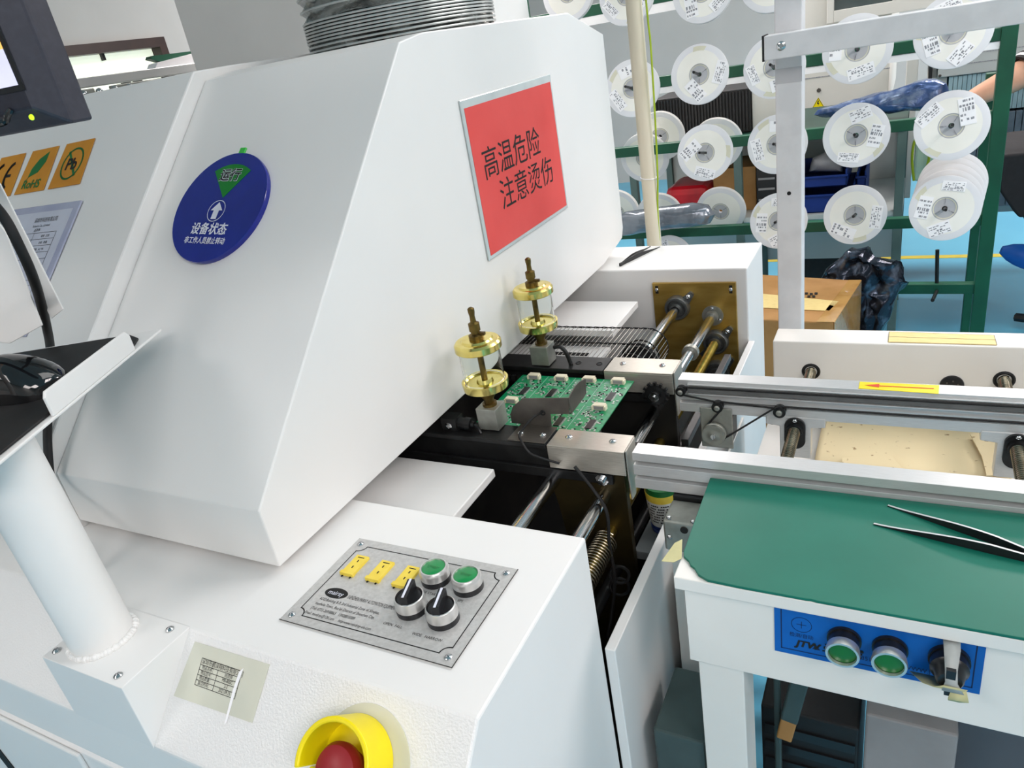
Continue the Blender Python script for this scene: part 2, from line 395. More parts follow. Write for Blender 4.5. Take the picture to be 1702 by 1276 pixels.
for k, (lx, ly) in enumerate(LAMPS):
    t = thing('unseen_ceiling_light', 'white recessed panel light, out of view, placed to balance the light', 'ceiling light', (lx, ly, 2.75), 'panel lights in the ceiling')
    B().box(lx - 0.6, lx + 0.6, ly - 0.6, ly + 0.6, 2.70, 2.749).build('light_frame', WHITE2, t)
    B().box(lx - 0.57, lx + 0.57, ly - 0.57, ly + 0.57, 2.696, 2.6995).build('diffuser', LAMPD, t)

# ================================================================ the reflow oven
ZT = 0.90                                          # top of the consoles
OV = thing('reflow_oven', 'big white reflow oven with a sloping hood and an open board entry', 'oven', (-0.9, 0.9, 0))
b = B()
b.prof([(0.5265, 0), (0.5265, ZT), (0.3034, ZT), (0.2287, 0.8255), (0.2287, 0.758), (0.2325, 0.755), (0.2325, 0.750), (0.2287, 0.747), (0.2287, 0)], -2.7, -0.264)
for f in b.bm.faces:
    f.normal_update()
    if abs(f.normal.y) > 0.5 and abs(f.normal.z) > 0.5: f.material_index = 1
b.build('front_console', [WHITE, WHITE_TEX], OV, bevel=0.0025)
b = B().box(-2.6, -0.75, 0.224, 0.2287, 0.08, 0.7465)
dr = b.build('access_door', WHITE, OV, bevel=0.002)
b = B(); mx = frame((0, 0.2238, 0), (1, 0, 0), (0, -1, 0))
slab(b, mx, [(-0.995, 0.74), (-0.977, 0.74), (-0.954, 0.635), (-0.974, 0.628)], 0, 0.001)
b.build('lettering', INK, dr)
B().prof([(1.351, 0), (1.351, ZT), (1.514, ZT), (1.514, 0)], -2.7, -0.2605).build('rear_console', WHITE, OV, bevel=0.003)
b = B(); b.box(-0.262, -0.250, 0.5265, 1.351, 0.02, 0.752)
b.build('end_panel', WHITE, OV, bevel=0.0012)
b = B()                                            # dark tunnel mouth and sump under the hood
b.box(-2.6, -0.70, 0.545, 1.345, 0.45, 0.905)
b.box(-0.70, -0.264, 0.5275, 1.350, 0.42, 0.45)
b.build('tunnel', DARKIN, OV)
b = B()
for y0 in (0.532, 0.60): pass
b.box(-0.698, -0.464, 0.5275, 0.69, 0.838, 0.850)
b.build('tunnel_cover', WHITE, OV, bevel=0.0015)
b = B(); b.box(-0.698, -0.463, 1.156, 1.306, 0.838, 0.850).box(-0.698, -0.47, 1.02, 1.156, 0.812, 0.818)
b.m(1).box(-0.60, -0.50, 1.112, 1.124, 0.818, 0.8195)
b.build('tunnel_cover', [WHITE, BLACK], OV, bevel=0.0012)
# hood: two sections of one pressed shell
HP = [(0.391, 0.911), (0.391, 0.980), (0.797, 1.3715), (0.85, 1.3785), (1.325, 1.3785), (1.490, 1.333), (1.490, 0.950), (1.478, 0.93), (1.36, 0.911)]
XH = -0.5447
hood = B().prof(HP, -0.881, XH).build('hood', WHITE, OV, bevel=0.0018)
HP2 = [(0.385, 0.898), (0.385, 1.003), (0.783, 1.3855), (0.85, 1.3868), (1.325, 1.3868), (1.50, 1.345), (1.50, 0.94), (1.36, 0.905)]
B().prof(HP2, -2.7, -0.8812).build('hood_section', WHITE, OV, bevel=0.0025)
NS = V((0, -0.6937, 0.7203))
SL = frame((XH, 0.391, 0.980), (1, 0, 0), NS)        # sloping face of the hood: x along the oven, y up the slope
def on_slope(u, v, off=0.0):
    p = SL.inverted() @ on_plane(u, v, V((XH, 0.391, 0.980)) + NS * off, NS)
    return p.x, p.y
# --- entry rails
def rail_cover(y0, y1, x0, x1, name='rail_cover'):
    b = B(); b.box(x0, x1, y0, y1, 0.878, 0.880).box(x0, x1, y0, y0 + 0.002, 0.846, 0.878).box(x0, x1, y1 - 0.002, y1, 0.846, 0.878)
    b.prism([(x1, y0 + 0.004, 0.880), (x1, y1 - 0.004, 0.880), (x1, y1 - 0.006, 0.846), (x1, y0 + 0.022, 0.806), (x1, y0 + 0.008, 0.806), (x1, y0 + 0.004, 0.846)], (0.002, 0, 0))
    c = b.build(name, STEEL, OV, bevel=0.0007)
    for xs in (x0 + 0.022, x1 - 0.022):
        screw(B(), (xs, (y0 + y1) / 2 + 0.002, 0.880), (0, 0, 1), 0.0048, 0.0028).build('screw', CHROME, c, smooth=True)
    return c
for y0, y1, x0, s in ((0.714, 0.757, -0.394, 1), (0.934, 0.984, -0.396, -1)):
    b = B(); b.box(-0.69, x0 - 0.002, y0 + 0.001, y1 - 0.001, 0.872, 0.879).box(-0.69, -0.297, y0 + 0.008, y1 - 0.006, 0.842, 0.872).box(-0.69, -0.31, y0 + 0.003, y1 - 0.003, 0.828, 0.842)
    r = b.build('entry_rail', BLACKAN, OV, bevel=0.001)
    rail_cover(y0, y1, x0, -0.290)
    b = B()
    ci = y1 + 0.004 if s > 0 else y0 - 0.004      # pin chain on the board side
    for k in range(36 if s > 0 else 27):
        x = -0.66 + k * 0.0105
        b.box(x, x + 0.007, ci - 0.003, ci + 0.003, 0.856, 0.866)
    b.build('chain', DARKIN, OV)
    for k in ((-0.447, -0.412) if s < 0 else ()):
        b = B(); b.torus((k, (y0 + y1) / 2, 0.8792), (0, 0, 1), 0.0042, 0.0008, 18, 6); b.build('screw_hole', BLACK, r, smooth=True)
# bearing plates that carry the rails
b = B(); b.prism([(-0.405, 0.722, 0.842), (-0.296, 0.722, 0.842), (-0.296, 0.722, 0.45), (-0.36, 0.722, 0.45), (-0.395, 0.722, 0.78)], (0, 0.012, 0))
pl = b.build('carrier_plate', BRONZEPL, OV, bevel=0.001)
b = B(); c = py(1003, 793, 0.7215); b.lathe(c, (0, -1, 0), [(0, 0.011), (0.001, 0.011), (0.001, 0.009), (0.006, 0.009)], 6).lathe(c + V((0, -0.006, 0)), (0, -1, 0), [(0, 0.0045), (0.006, 0.0045), (0.007, 0.0035)], 14)
b.build('nut', CHROME, pl)
b = B(); b.box(-0.42, -0.294, 0.950, 0.962, 0.45, 0.842)
pr_ = b.build('carrier_plate', DARKIN, OV, bevel=0.001)
c = py(1092, 652, 0.932)
b = B(); b.lathe(c, (0, -1, 0), [(0, 0.012), (0.004, 0.012), (0.004, 0.0165), (0.009, 0.0165), (0.009, 0.008), (0.014, 0.008)], 24)
for k in range(12):
    a = 2 * math.pi * k / 12; b.box(-0.0022, 0.0022, -0.009, -0.004, 0.0155, 0.0200, M4.Translation(c) @ M4.Rotation(a, 4, 'Y'))
b.build('sprocket', BLACKAN, pr_, smooth=True)
B().lathe(c + V((0, -0.014, 0)), (0, -1, 0), [(0, 0.0075), (0.003, 0.0075), (0.003, 0.003), (0.006, 0.003)], 18).build('bearing', CHROME, pr_, smooth=True)
# brass coloured plate with shafts in bearings
b = B(); b.box(-0.4435, -0.2810, 1.3445, 1.3510, 0.66, 0.8735)
bp = b.build('bearing_plate', BRASSPL, OV, bevel=0.0008)
for xs in (-0.4345, -0.2905):
    B().box(xs - 0.003, xs + 0.003, 1.3440, 1.3444, 0.852, 0.868).build('slot', BLACK, bp)
    screw(B(), (xs, 1.344, 0.860), (0, -1, 0), 0.004, 0.003).build('screw', CHROME, bp, smooth=True)
SHA, SHB, SHC, SHD = (-0.3946, 0.824), (-0.3266, 0.8068), (-0.3227, 0.7522), (-0.3229, 0.6865)
def pillow(c, name='bearing'):
    b = B(); x, z = c
    mx = frame((x, 1.3444, z), (1, 0, 0), (0, -1, 0))
    hull = circ(0, 0, 0.025, 24, math.radians(60), math.radians(220)) + circ(-0.023, -0.023, 0.010, 8, math.radians(200), math.radians(250)) + circ(0, 0, 0.025, 12, math.radians(240), math.radians(390)) + circ(0.024, 0.024, 0.010, 8, math.radians(10), math.radians(80))
    slab(b, mx, hull, 0, 0.006)
    b.lathe((x, 1.339, z), (0, -1, 0), [(0, 0.025), (0.004, 0.0245), (0.009, 0.0225), (0.009, 0.0185), (0.003, 0.0165), (0.003, 0.0125), (0.012, 0.0125)], 32)
    o = b.build(name, mat('dark_cast_bearing', (122, 126, 126), 0.34, 0.7, vary=(40, (98, 102, 102), 0.4, 0.7)) if 'dark_cast_bearing' not in bpy.data.materials else bpy.data.materials['dark_cast_bearing'], OV, smooth=True)
    screw(B(), (x + 0.0235, 1.338, z + 0.0235), (0, -1, 0), 0.005, 0.004).build('screw', CHROME, o, smooth=True)
    return o
pillow(SHA); pillow(SHC); pillow(SHD)
b = B(); x, z = SHB
b.lathe((x, 1.3444, z), (0, -1, 0), [(0, 0.0205), (0.004, 0.0205), (0.004, 0.012), (0.016, 0.012)], 28)
o = b.build('shaft_flange', ZINC, OV, smooth=True)
for k in range(3):
    a = math.radians(90 + 120 * k); screw(B(), (x + 0.0158 * math.cos(a), 1.3404, z + 0.0158 * math.sin(a)), (0, -1, 0), 0.003, 0.002).build('screw', CHROME, o, smooth=True)
b = B(); b.cyl((SHA[0], 0.53, SHA[1]), (SHA[0], 1.332, SHA[1]), 0.0095, 24); b.build('shaft', CHROME, OV, smooth=True)
b = B(); b.cyl((SHB[0], 0.53, SHB[1]), (SHB[0], 1.335, SHB[1]), 0.0092, 24); o = b.build('shaft', CHROME, OV, smooth=True)
c = on(1147, 575, 0, SHB[0])
B().lathe((SHB[0], c.y - 0.006, SHB[1]), (0, 1, 0), [(0, 0.0092), (0, 0.0145), (0.011, 0.0145), (0.011, 0.0092)], 26).build('collar', ZINC, o, smooth=True)
b = B(); b.cyl((SHC[0], 0.53, SHC[1]), (SHC[0], 1.33, SHC[1]), 0.0078, 18)
b.helix((SHC[0], 0.98, SHC[1]), (SHC[0], 1.325, SHC[1]), 0.0080, 0.0011, 110, 5, 10)
o = b.build('lead_screw', mat('brassy_thread', (186, 164, 84), 0.28, 0.95, vary=(60, (160, 138, 64), 0.4, 0.7)), OV, smooth=True)
B().helix((SHC[0], 0.545, SHC[1]), (SHC[0], 0.70, SHC[1]), 0.0155, 0.0013, 30, 6, 16).build('spring', SPRINGM, o, smooth=True)
B().cyl((SHD[0], 0.53, SHD[1]), (SHD[0], 1.33, SHD[1]), 0.008, 18).build('shaft', BLACKAN, OV, smooth=True)
B().box(-0.2745, -0.2635, 0.90, 1.20, 0.78, 0.792).build('edge_bar', BLACKAN, OV, bevel=0.001)
# mesh belt: cross wires on two twisted edge strands, running round hub wheels on the shaft
b = B(); R = 0.034; xs0 = SHA[0]; zt = SHA[1] + R
path = [(-0.69 + k * 0.0082, zt) for k in range(int((xs0 + 0.69) / 0.0082) + 1)] + [(xs0 + R * math.sin(a), SHA[1] + R * math.cos(a)) for a in [k * 0.24 for k in range(1, 14)]]
for x, z in path: b.tube([(x, 1.000, z), (x, 1.152, z)], 0.00062, 5)
b.build('mesh_belt', WIREM, OV, smooth=True)
b = B()
for y in (1.000, 1.083, 1.152):
    for s in (0, 1): b.tube([(x, y + 0.0012 * math.sin(i * 1.7 + s * math.pi), z + 0.0012 * math.cos(i * 1.7 + s * math.pi)) for i, (x, z) in enumerate(path)], 0.0009, 5)
b.build('belt_edge', BLACKAN, OV, smooth=True)
for y in (1.035, 1.092):
    b = B(); b.torus((xs0, y, SHA[1]), (0, 1, 0), 0.0315, 0.0016, 30, 6).torus((xs0, y + 0.014, SHA[1]), (0, 1, 0), 0.0315, 0.0016, 30, 6)
    b.lathe((xs0, y, SHA[1]), (0, 1, 0), [(0, 0.0095), (0, 0.026), (0.014, 0.026), (0.014, 0.0095)], 26)
    b.build('belt_wheel', DARKIN, OV, smooth=True)
# oil cups
def oil_cup(x, y, lab):
    c = thing('oil_cup', None, None, (x, y, 0.88)); del_keys = None
    c.parent = OV; c.location = V((x, y, 0.88)) - ORIGIN[OV.name]; c['label'] = lab
    B().box(x - 0.0155, x + 0.0155, y - 0.0145, y + 0.0145, 0.88, 0.912).build('mounting_block', ZINC, c, bevel=0.001)
    B().lathe((x, y, 0.906), (0, 0, 1), [(0, 0.010), (0.010, 0.010), (0.010, 0.007), (0.016, 0.007), (0.022, 0.011), (0.026, 0.011), (0.026, 0.006), (0.034, 0.006)], 20).build('stem', OLDBRASS, c, smooth=True)
    B().lathe((x, y, 0.936), (0, 0, 1), [(0, 0.020), (0.004, 0.0305), (0.012, 0.0315), (0.015, 0.0315), (0.015, 0.0285), (0.012, 0.026), (0.012, 0.012), (0.017, 0.010), (0.017, 0.004)], 36).build('base_cap', BRASS, c, smooth=True)
    B().lathe((x, y, 0.951), (0, 0, 1), [(0, 0.0275), (0.048, 0.0275), (0.048, 0.0262), (0, 0.0262), (0, 0.0275)], 40, caps=False).build('glass', GLASS, c, smooth=True)
    B().cyl((x, y, 0.953), (x, y, 1.0), 0.0042, 16).build('needle_tube', OLDBRASS, c, smooth=True)
    B().lathe((x, y, 0.996), (0, 0, 1), [(0, 0.0305), (0.001, 0.0315), (0.009, 0.0315), (0.012, 0.029), (0.0125, 0.022), (0.015, 0.020), (0.0155, 0.008)], 40).build('lid', BRASS, c, smooth=True)
    b = B().lathe((x, y, 1.010), (0, 0, 1), [(0, 0.010), (0.006, 0.010), (0.008, 0.006), (0.012, 0.006), (0.012, 0.0075), (0.022, 0.0075), (0.024, 0.004), (0.032, 0.0035), (0.038, 0.0045), (0.042, 0.0045), (0.044, 0.002)], 18)
    b.box(x - 0.004, x + 0.014, y - 0.0022, y + 0.0022, 1.016, 1.020)
    b.build('needle_valve', OLDBRASS, c, smooth=True)
    return c
oil_cup(-0.490, 0.750, 'brass oil cup standing nearer the control panel')
oil_cup(-0.505, 0.955, 'brass oil cup standing farther from the control panel')
# small pipes and fittings at the rail end
b = B(); c = py(752, 702, 0.735); b.box(c.x - 0.012, c.x + 0.012, 0.725, 0.745, c.z - 0.011, c.z + 0.011)
b.lathe(c + V((0.012, 0, 0.001)), (1, 0, -0.05), [(0, 0.008), (0.010, 0.008), (0.010, 0.0095), (0.020, 0.0095), (0.020, 0.005), (0.024, 0.004)], 18)
f = b.build('pipe_fitting', BLACKAN, OV, smooth=True)
screw(B(), c + V((0, -0.010, 0)), (0, -1, 0), 0.0055, 0.002).build('screw', CHROME, f, smooth=True)
B().tube([c + V((0.034, 0, 0)), c + V((0.044, -0.004, -0.004)), c + V((0.050, -0.008, -0.018)), c + V((0.048, -0.010, -0.036)), c + V((0.060, -0.008, -0.050)), c + V((0.085, -0.006, -0.055))], 0.0026, 8, 6).build('oil_pipe', BLACKAN, OV, smooth=True)
c = V((-0.485, 0.958, 0.905)); B().tube([c, c + V((0.012, -0.002, 0.002)), c + V((0.022, -0.004, -0.008)), c + V((0.028, -0.006, -0.026))], 0.0034, 8, 6).build('oil_pipe', BLACKAN, OV, smooth=True)
# sensor bracket of bent sheet with its cable
b = B(); yb = 0.7585
def q(u, v, y): return py(u, v, y)
b.box(-0.452, -0.397, 0.716, 0.7585, 0.8795, 0.8812)
pts = [q(853, 716, yb), q(848, 688, yb), q(852, 676, yb), q(868, 662, yb), q(944, 661, yb), q(947, 688, yb), q(915, 688, yb), q(918, 717, yb)]
b.prism([(p.x, yb, max(p.z, 0.8805)) for p in pts], (0, 0.0016, 0))
p0, p1 = q(944, 661, yb), q(947, 688, yb)
xr = p0.x
s1, s2, s3, s4, s5 = px(955, 641, xr), px(962, 634, xr), px(972, 629, xr), px(973, 654, xr), px(968, 662, xr)
b.prism([(xr, yb, p0.z), (xr, px(948, 655, xr).y, px(948, 653, xr).z)] + [tuple(s) for s in (s1, s2, s3, s4, s5)] + [(xr, yb, p1.z)], (0.0016, 0, 0))
br = b.build('sensor_bracket', DSTEEL, OV, bevel=0.0005)
for xs in (-0.440, -0.408): screw(B(), (xs, 0.734, 0.8812), (0, 0, 1), 0.0046, 0.0028).build('screw', CHROME, br, smooth=True)
h = q(902, 686, yb - 0.0005)
B().torus(h, (0, 1, 0), 0.0032, 0.001, 16, 6).build('cable_hole', BLACK, br, smooth=True)
B().tube([h + V((0, 0.004, 0)), h + V((-0.006, -0.018, 0.002)), h + V((-0.019, -0.036, -0.013)), q(868, 735, 0.712), q(880, 752, 0.708), q(897, 760, 0.706), q(930, 770, 0.712)], 0.0016, 8, 8).build('sensor_cable', BLACK, br, smooth=True)
# long cable and chain drive behind the front console
pp = [q(955, 775, 0.705), q(985, 812, 0.70), q(1008, 850, 0.69), q(1013, 905, 0.68), q(1022, 960, 0.67), q(1018, 1010, 0.66), q(1010, 1060, 0.64)]
B().tube(pp, 0.0022, 8, 8).build('machine_cable', BLACK, OV, smooth=True)
b = B()
for k, (u, v) in enumerate(((1030, 955), (1030, 975))):
    b.torus(q(u, v, 0.68), (0.3, -1, 0.2), 0.012, 0.0022, 20, 6)
b.build('cable_loop', BLACK, OV, smooth=True)
B().box(-0.302, -0.264, 0.74, 0.87, 0.695, 0.7085).build('ledge', mat('grey_ledge', (120, 124, 126), 0.5, vary=(20, (104, 108, 110), 0.4, 0.7)), OV, bevel=0.001)

# --- control panel on the front console
CP = frame((-0.5003, 0.3388, ZT + 0.0004), (1, 0, 0), (0, 0, 1))
W, H = 0.1919, 0.1246
b = B(); slab(b, CP, rect(0, W, 0, H), 0, 0.0012)
panel = b.build('control_panel', SATIN, OV); panel['label'] = 'satin metal control panel with green buttons'
b = B(); m_ = 0.0105; r = 0.0085; z = 0.0013
line(b, CP, (0, 0), (W, 0), 0.0009, z); line(b, CP, (W, 0), (W, H), 0.0009, z)
for p, q_ in (((m_ + r, m_), (W - m_ - r, m_)), ((m_ + r, H - m_), (W - m_ - r, H - m_)), ((m_, m_ + r), (m_, H - m_ - r)), ((W - m_, m_ + r), (W - m_, H - m_ - r))): line(b, CP, p, q_, 0.0011, z)
for cx, cy, a in ((m_, m_, 0), (W - m_, m_, 90), (W - m_, H - m_, 180), (m_, H - m_, 270)):
    for k in range(8):
        a0, a1 = math.radians(a + 90 * k / 8), math.radians(a + 90 * (k + 1) / 8)
        line(b, CP, (cx + r * math.cos(a0), cy + r * math.sin(a0)), (cx + r * math.cos(a1), cy + r * math.sin(a1)), 0.0011, z)
flat(b, CP, [(0.0325 + 0.0135 * math.cos(t), 0.0455 + 0.0068 * math.sin(t)) for t in [k * math.pi / 16 for k in range(32)]], z)
b.build('border_lines', INK, panel)
for cx, cy in ((0.0085, 0.0085), (W - 0.0085, 0.0085), (W - 0.0085, H - 0.0085), (0.0085, H - 0.0085)):
    screw(B(), CP @ V((cx, cy, 0.0012)), (0, 0, 1), 0.0036, 0.0022).build('screw', CHROME, panel, smooth=True)
for it in [('TL1', 0.017, 0.0685, 0.0040, 0.7), ('TL2', 0.049, 0.0685, 0.0040, 0.7), ('TL3', 0.081, 0.0685, 0.0040, 0.7),
    ('SHENZHEN MAIRAY AUTOMATION EQUIPMENT CO.', 0.0475, 0.0425, 0.0048, 0.40), ('ADD:Building B-9, 3rd Industrial Zone of Xinqiao,', 0.0205, 0.0335, 0.0036, 0.72),
    ('manhole Town, Bao’an District of Shenzhen City,', 0.0205, 0.0270, 0.0036, 0.72), ('(Tel) 0755-26938863   13928818389', 0.0205, 0.0205, 0.0036, 0.72),
    ('Email: mindray@126.com     http:www.mindray-ele.com', 0.0185, 0.0140, 0.0036, 0.70),
    ('POWER START', 0.1085, 0.0700, 0.0032, 0.85), ('EPS', 0.1560, 0.0695, 0.0032, 0.85), ('OPEN  FALL', 0.1035, 0.0245, 0.0032, 0.9), ('WIDE   NARROW', 0.1370, 0.0215, 0.0032, 0.9)]: text('lettering', [it], CP, INK, panel, 0.0014)
text('logo_lettering', [('mairay', 0.0325, 0.0428, 0.0058, 0.85, 'CENTER')], CP, INKW, panel, 0.0016)
for k in range(3):
    x = 0.0265 + 0.0320 * k; y = 0.0845
    b = B(); slab(b, CP, rect(x - 0.0075, x + 0.0075, y - 0.0115, y + 0.0135), 0.0012, 0.0042); slab(b, CP, rect(x - 0.0082, x + 0.0082, y - 0.0155, y - 0.0115), 0.0012, 0.0052)
    d = b.m(1); 
    for yy in (y + 0.0045, y - 0.0045): slab(b, CP, rect(x - 0.0006, x + 0.0006, yy - 0.0016, yy + 0.0016), 0.0042, 0.0046)
    slab(b, CP, rect(x - 0.004, x + 0.004, y + 0.0095, y + 0.0105), 0.0042, 0.0045)
    for xx in (-0.005, 0.005): slab(b, CP, rect(x + xx - 0.0008, x + xx + 0.0008, y - 0.0175, y - 0.0155), 0.0012, 0.002)
    b.build('thermocouple_socket', [YELPALE, INK], panel, bevel=0.0003)
def push(c, n, name, cap, par, r=0.0147, base=BLACKP, words=None, ringm=RING):
    c, n = V(c), V(n).normalized()
    b = B(); b.lathe(c, n, [(0, r), (0.006, r)], 32)
    b.m(1).lathe(c + n * 0.006, n, [(0, r), (0.006, r), (0.0075, r * 0.97), (0.0095, r * 0.88), (0.0095, r * 0.80), (0.008, r * 0.78)], 36, caps=False)
    b.m(2).lathe(c + n * 0.006, n, [(0, r * 0.79), (0.0082, r * 0.79), (0.0086, r * 0.70)], 32)
    return b.build(name, [base, ringm, cap], par, smooth=True)
for cx, cy in ((0.1205, 0.0905), (0.1570, 0.0895)):
    o = push(CP @ V((cx, cy, 0.0012)), (0, 0, 1), 'push_button', BTNGREEN, panel); o['label'] = 'green push button with a metal bezel'
    text('button_lettering', [('START' if cx < 0.13 else 'STOP', cx, cy - 0.0016, 0.0034, 1, 'CENTER')], CP @ M4.Translation((0, 0, 0.0160)), STKGREEN, panel)
def selector(c, n, up, par, r=0.0147):
    c, n, up = V(c), V(n).normalized(), V(up).normalized()
    b = B(); b.lathe(c, n, [(0, r), (0.006, r)], 32)
    b.m(1).lathe(c + n * 0.006, n, [(0, r), (0.006, r), (0.010, r * 0.93), (0.0105, r * 0.86)], 36, caps=False)
    b.m(0).lathe(c + n * 0.006, n, [(0, r * 0.85), (0.007, r * 0.85), (0.009, r * 0.78)], 32)
    mx = frame(c + n * 0.012, n.cross(up) * -1, n)
    b.prism([mx @ V(p) for p in ((-0.0036, 0.0128, 0), (-0.0036, -0.0128, 0), (-0.0030, -0.0122, 0.013), (-0.0030, 0.0122, 0.013))], mx.to_3x3() @ V((0.0068, 0, 0)))
    b.m(2).prism([mx @ V(p) for p in ((-0.0010, 0.0122, 0.0128), (-0.0010, -0.0122, 0.0128), (-0.0010, -0.0122, 0.0136), (-0.0010, 0.0122, 0.0136))], mx.to_3x3() @ V((0.0021, 0, 0)))
    return b.build('selector_switch', [BLACKP, RING, INKW], par, smooth=True, bevel=0.0002)
selector(CP @ V((0.1205, 0.0485, 0.0012)), (0, 0, 1), (-0.28, 1, 0), panel)
selector(CP @ V((0.1560, 0.0460, 0.0012)), (0, 0, 1), (-0.28, 1, 0), panel)
# --- emergency stop on the chamfer
NC = V((0, -0.70711, 0.70711)); EC = V((-0.362, 0.2635, 0.8601)); EM = frame(EC, (1, 0, 0), NC)
es = thing('emergency_stop', None, None, EC); es.parent = OV; es.location = EC - ORIGIN[OV.name]; es['label'] = 'yellow shroud over a red mushroom button'
b = B(); slab(b, EM, circ(0.006, 0.0, 0.044, 48), 0, 0.0008); b.build('base_disc', LABELTAG, es)  # thin pale yellowish disc on the chamfer around the shroud
b = B()
ro, ri = 0.0350, 0.0305
outer = circ(0, 0, ro, 30, math.radians(-25), math.radians(205)); inner = circ(0, 0, ri, 30, math.radians(-25), math.radians(205))
slab(b, EM, outer + inner[::-1], 0.0008, 0.034)
slab(b, EM, rect(ri - 0.002, ro + 0.001, -0.045, -0.012), 0.0008, 0.012); slab(b, EM, rect(-ro - 0.001, -ri + 0.002, -0.045, -0.012), 0.0008, 0.012)
slab(b, EM, circ(0, 0, ro, 40), 0.0008, 0.004)
b.build('shroud', YELLOW, es, smooth=True, bevel=0.0012)
B().lathe(EM @ V((0, -0.004, 0.004)), NC, [(0, 0.012), (0.014, 0.012), (0.014, 0.0195), (0.019, 0.0205), (0.024, 0.018), (0.027, 0.011), (0.028, 0.004)], 36).build('mushroom_button', REDBTN, es, smooth=True)
# --- asset sticker on the chamfer
CH = frame((0, 0.3034, ZT), (1, 0, 0), NC)
def on_ch(u, v): p = CH.inverted() @ on_plane(u, v, (0, 0.3034, ZT), NC); return p.x, p.y
b = B(); slab(b, CH, [on_ch(325, 1066), on_ch(449, 1104), on_ch(420, 1201), on_ch(290, 1156)], 0.0004, 0.0009)
st = b.build('asset_sticker', LABELTAG, OV); st['label'] = 'yellowed clear film over a printed asset sticker'
x0, y1 = on_ch(338, 1093); x1, y0 = on_ch(396, 1163); x1 -= 0.001
b = B(); hh = (y1 - y0); ys = [y1, y1 - hh * 0.24, y1 - hh * 0.43, y1 - hh * 0.62, y1 - hh * 0.81, y0]
x1 = x0 + 0.052
for y in ys: line(b, CH, (x0, y), (x1, y), 0.0005, 0.0012)
for x, ya in ((x0, y1), (x1, y1), (x0 + 0.0235, ys[1])): line(b, CH, (x, ya), (x, y0), 0.0005, 0.0012)
b.build('table_lines', INK, st)
rows = [('物品名称：', '回流焊'), ('物品型号：', 'MR-800C'), ('物品数量：', '2-2'), ('盘点时间：', '2021.09.15')]
it = [('深圳市鹏泽翔科技有限公司', x0 + 0.0008, ys[1] + 0.0012, 0.0042, 0.78)]
for k, (p, q_) in enumerate(rows): it += [(p, x0 + 0.003, ys[k + 2] + 0.0012, 0.0031, 0.8), (q_, x0 + 0.038, ys[k + 2] + 0.0012, 0.0031, 0.8, 'CENTER')]
text('lettering', it, CH, INK, st, 0.0012)
b = B(); slab(b, CH, [(x1 - 0.003, y1 - 0.001), (x1 + 0.001, y1 + 0.003), (x1 - 0.001, y1 - 0.014), (x1 - 0.0015, y0 - 0.02), (x1 - 0.0035, y0 - 0.022), (x1 - 0.0045, y0 + 0.006)], 0.0012, 0.0015); b.build('torn_edge', LABELW, st)
# --- stickers on the hood section
def on_s2(u, v): return on_slope(u, v, 0.0207)
SL2 = SL @ M4.Translation((0, 0, 0.0207))
def para(c4, z0, z1, name, m, par):
    b = B(); slab(b, SL2, c4, z0, z1); return b.build(name, m, par)
pb = [on_s2(80, 315), on_s2(133, 306), on_s2(159, 230), on_s2(112, 240)]
wv = V(pb[1]) - V(pb[0]); gap = wv * 1.135
for k, nm in enumerate(('lead_free_sticker', 'leaf_sticker', 'conformity_sticker')):
    c4 = [tuple(V(p) - gap * k) for p in pb]
    s = para(c4, 0.0004, 0.0009, nm, ORANGE, OV)
    c0 = sum((V(p) for p in c4), V((0, 0))) / 4
    if k == 0:
        b = B(); R0 = 0.026
        for a in range(32):
            a0, a1 = a * math.pi / 16, (a + 1) * math.pi / 16
            line(b, SL2, (c0.x + R0 * .86 * math.cos(a0), c0.y + R0 * math.sin(a0)), (c0.x + R0 * .86 * math.cos(a1), c0.y + R0 * math.sin(a1)), 0.0032, 0.0012)
        line(b, SL2, (c0.x - 0.016, c0.y + 0.020), (c0.x + 0.016, c0.y - 0.020), 0.0045, 0.0012)
        b.build('ring_mark', STKGREEN, s)
        text('lettering', [('Pb', c0.x, c0.y - 0.010, 0.020, 0.95, 'CENTER', 0.0006)], SL2, INK, s, 0.0014)
    elif k == 1:
        b = B(); slab(b, SL2, [(c0.x - 0.017, c0.y - 0.012), (c0.x - 0.016, c0.y + 0.004), (c0.x - 0.006, c0.y + 0.020), (c0.x + 0.013, c0.y + 0.032), (c0.x + 0.014, c0.y + 0.014), (c0.x + 0.004, c0.y - 0.004)], 0.001, 0.0012)
        line(b, SL2, (c0.x - 0.020, c0.y - 0.018), (c0.x + 0.012, c0.y + 0.030), 0.0012, 0.0014)
        b.build('leaf_mark', STKGREEN, s)
        text('lettering', [('RoHS', c0.x, c0.y - 0.031, 0.015, 0.95, 'CENTER', 0.0004)], SL2, STKGREEN, s, 0.0014)
    else:
        b = B()
        for cx, span in ((c0.x - 0.015, 75), (c0.x + 0.016, 75)):
            for a in range(-8, 8):
                a0, a1 = math.radians(180 + a * span / 8), math.radians(180 + (a + 1) * span / 8)
                line(b, SL2, (cx + 0.014 * math.cos(a0), c0.y + 0.022 * math.sin(a0)), (cx + 0.014 * math.cos(a1), c0.y + 0.022 * math.sin(a1)), 0.0062, 0.0012)
        line(b, SL2, (c0.x + 0.003, c0.y), (c0.x + 0.014, c0.y), 0.0055, 0.0012)
        b.build('conformity_mark', INK, s)
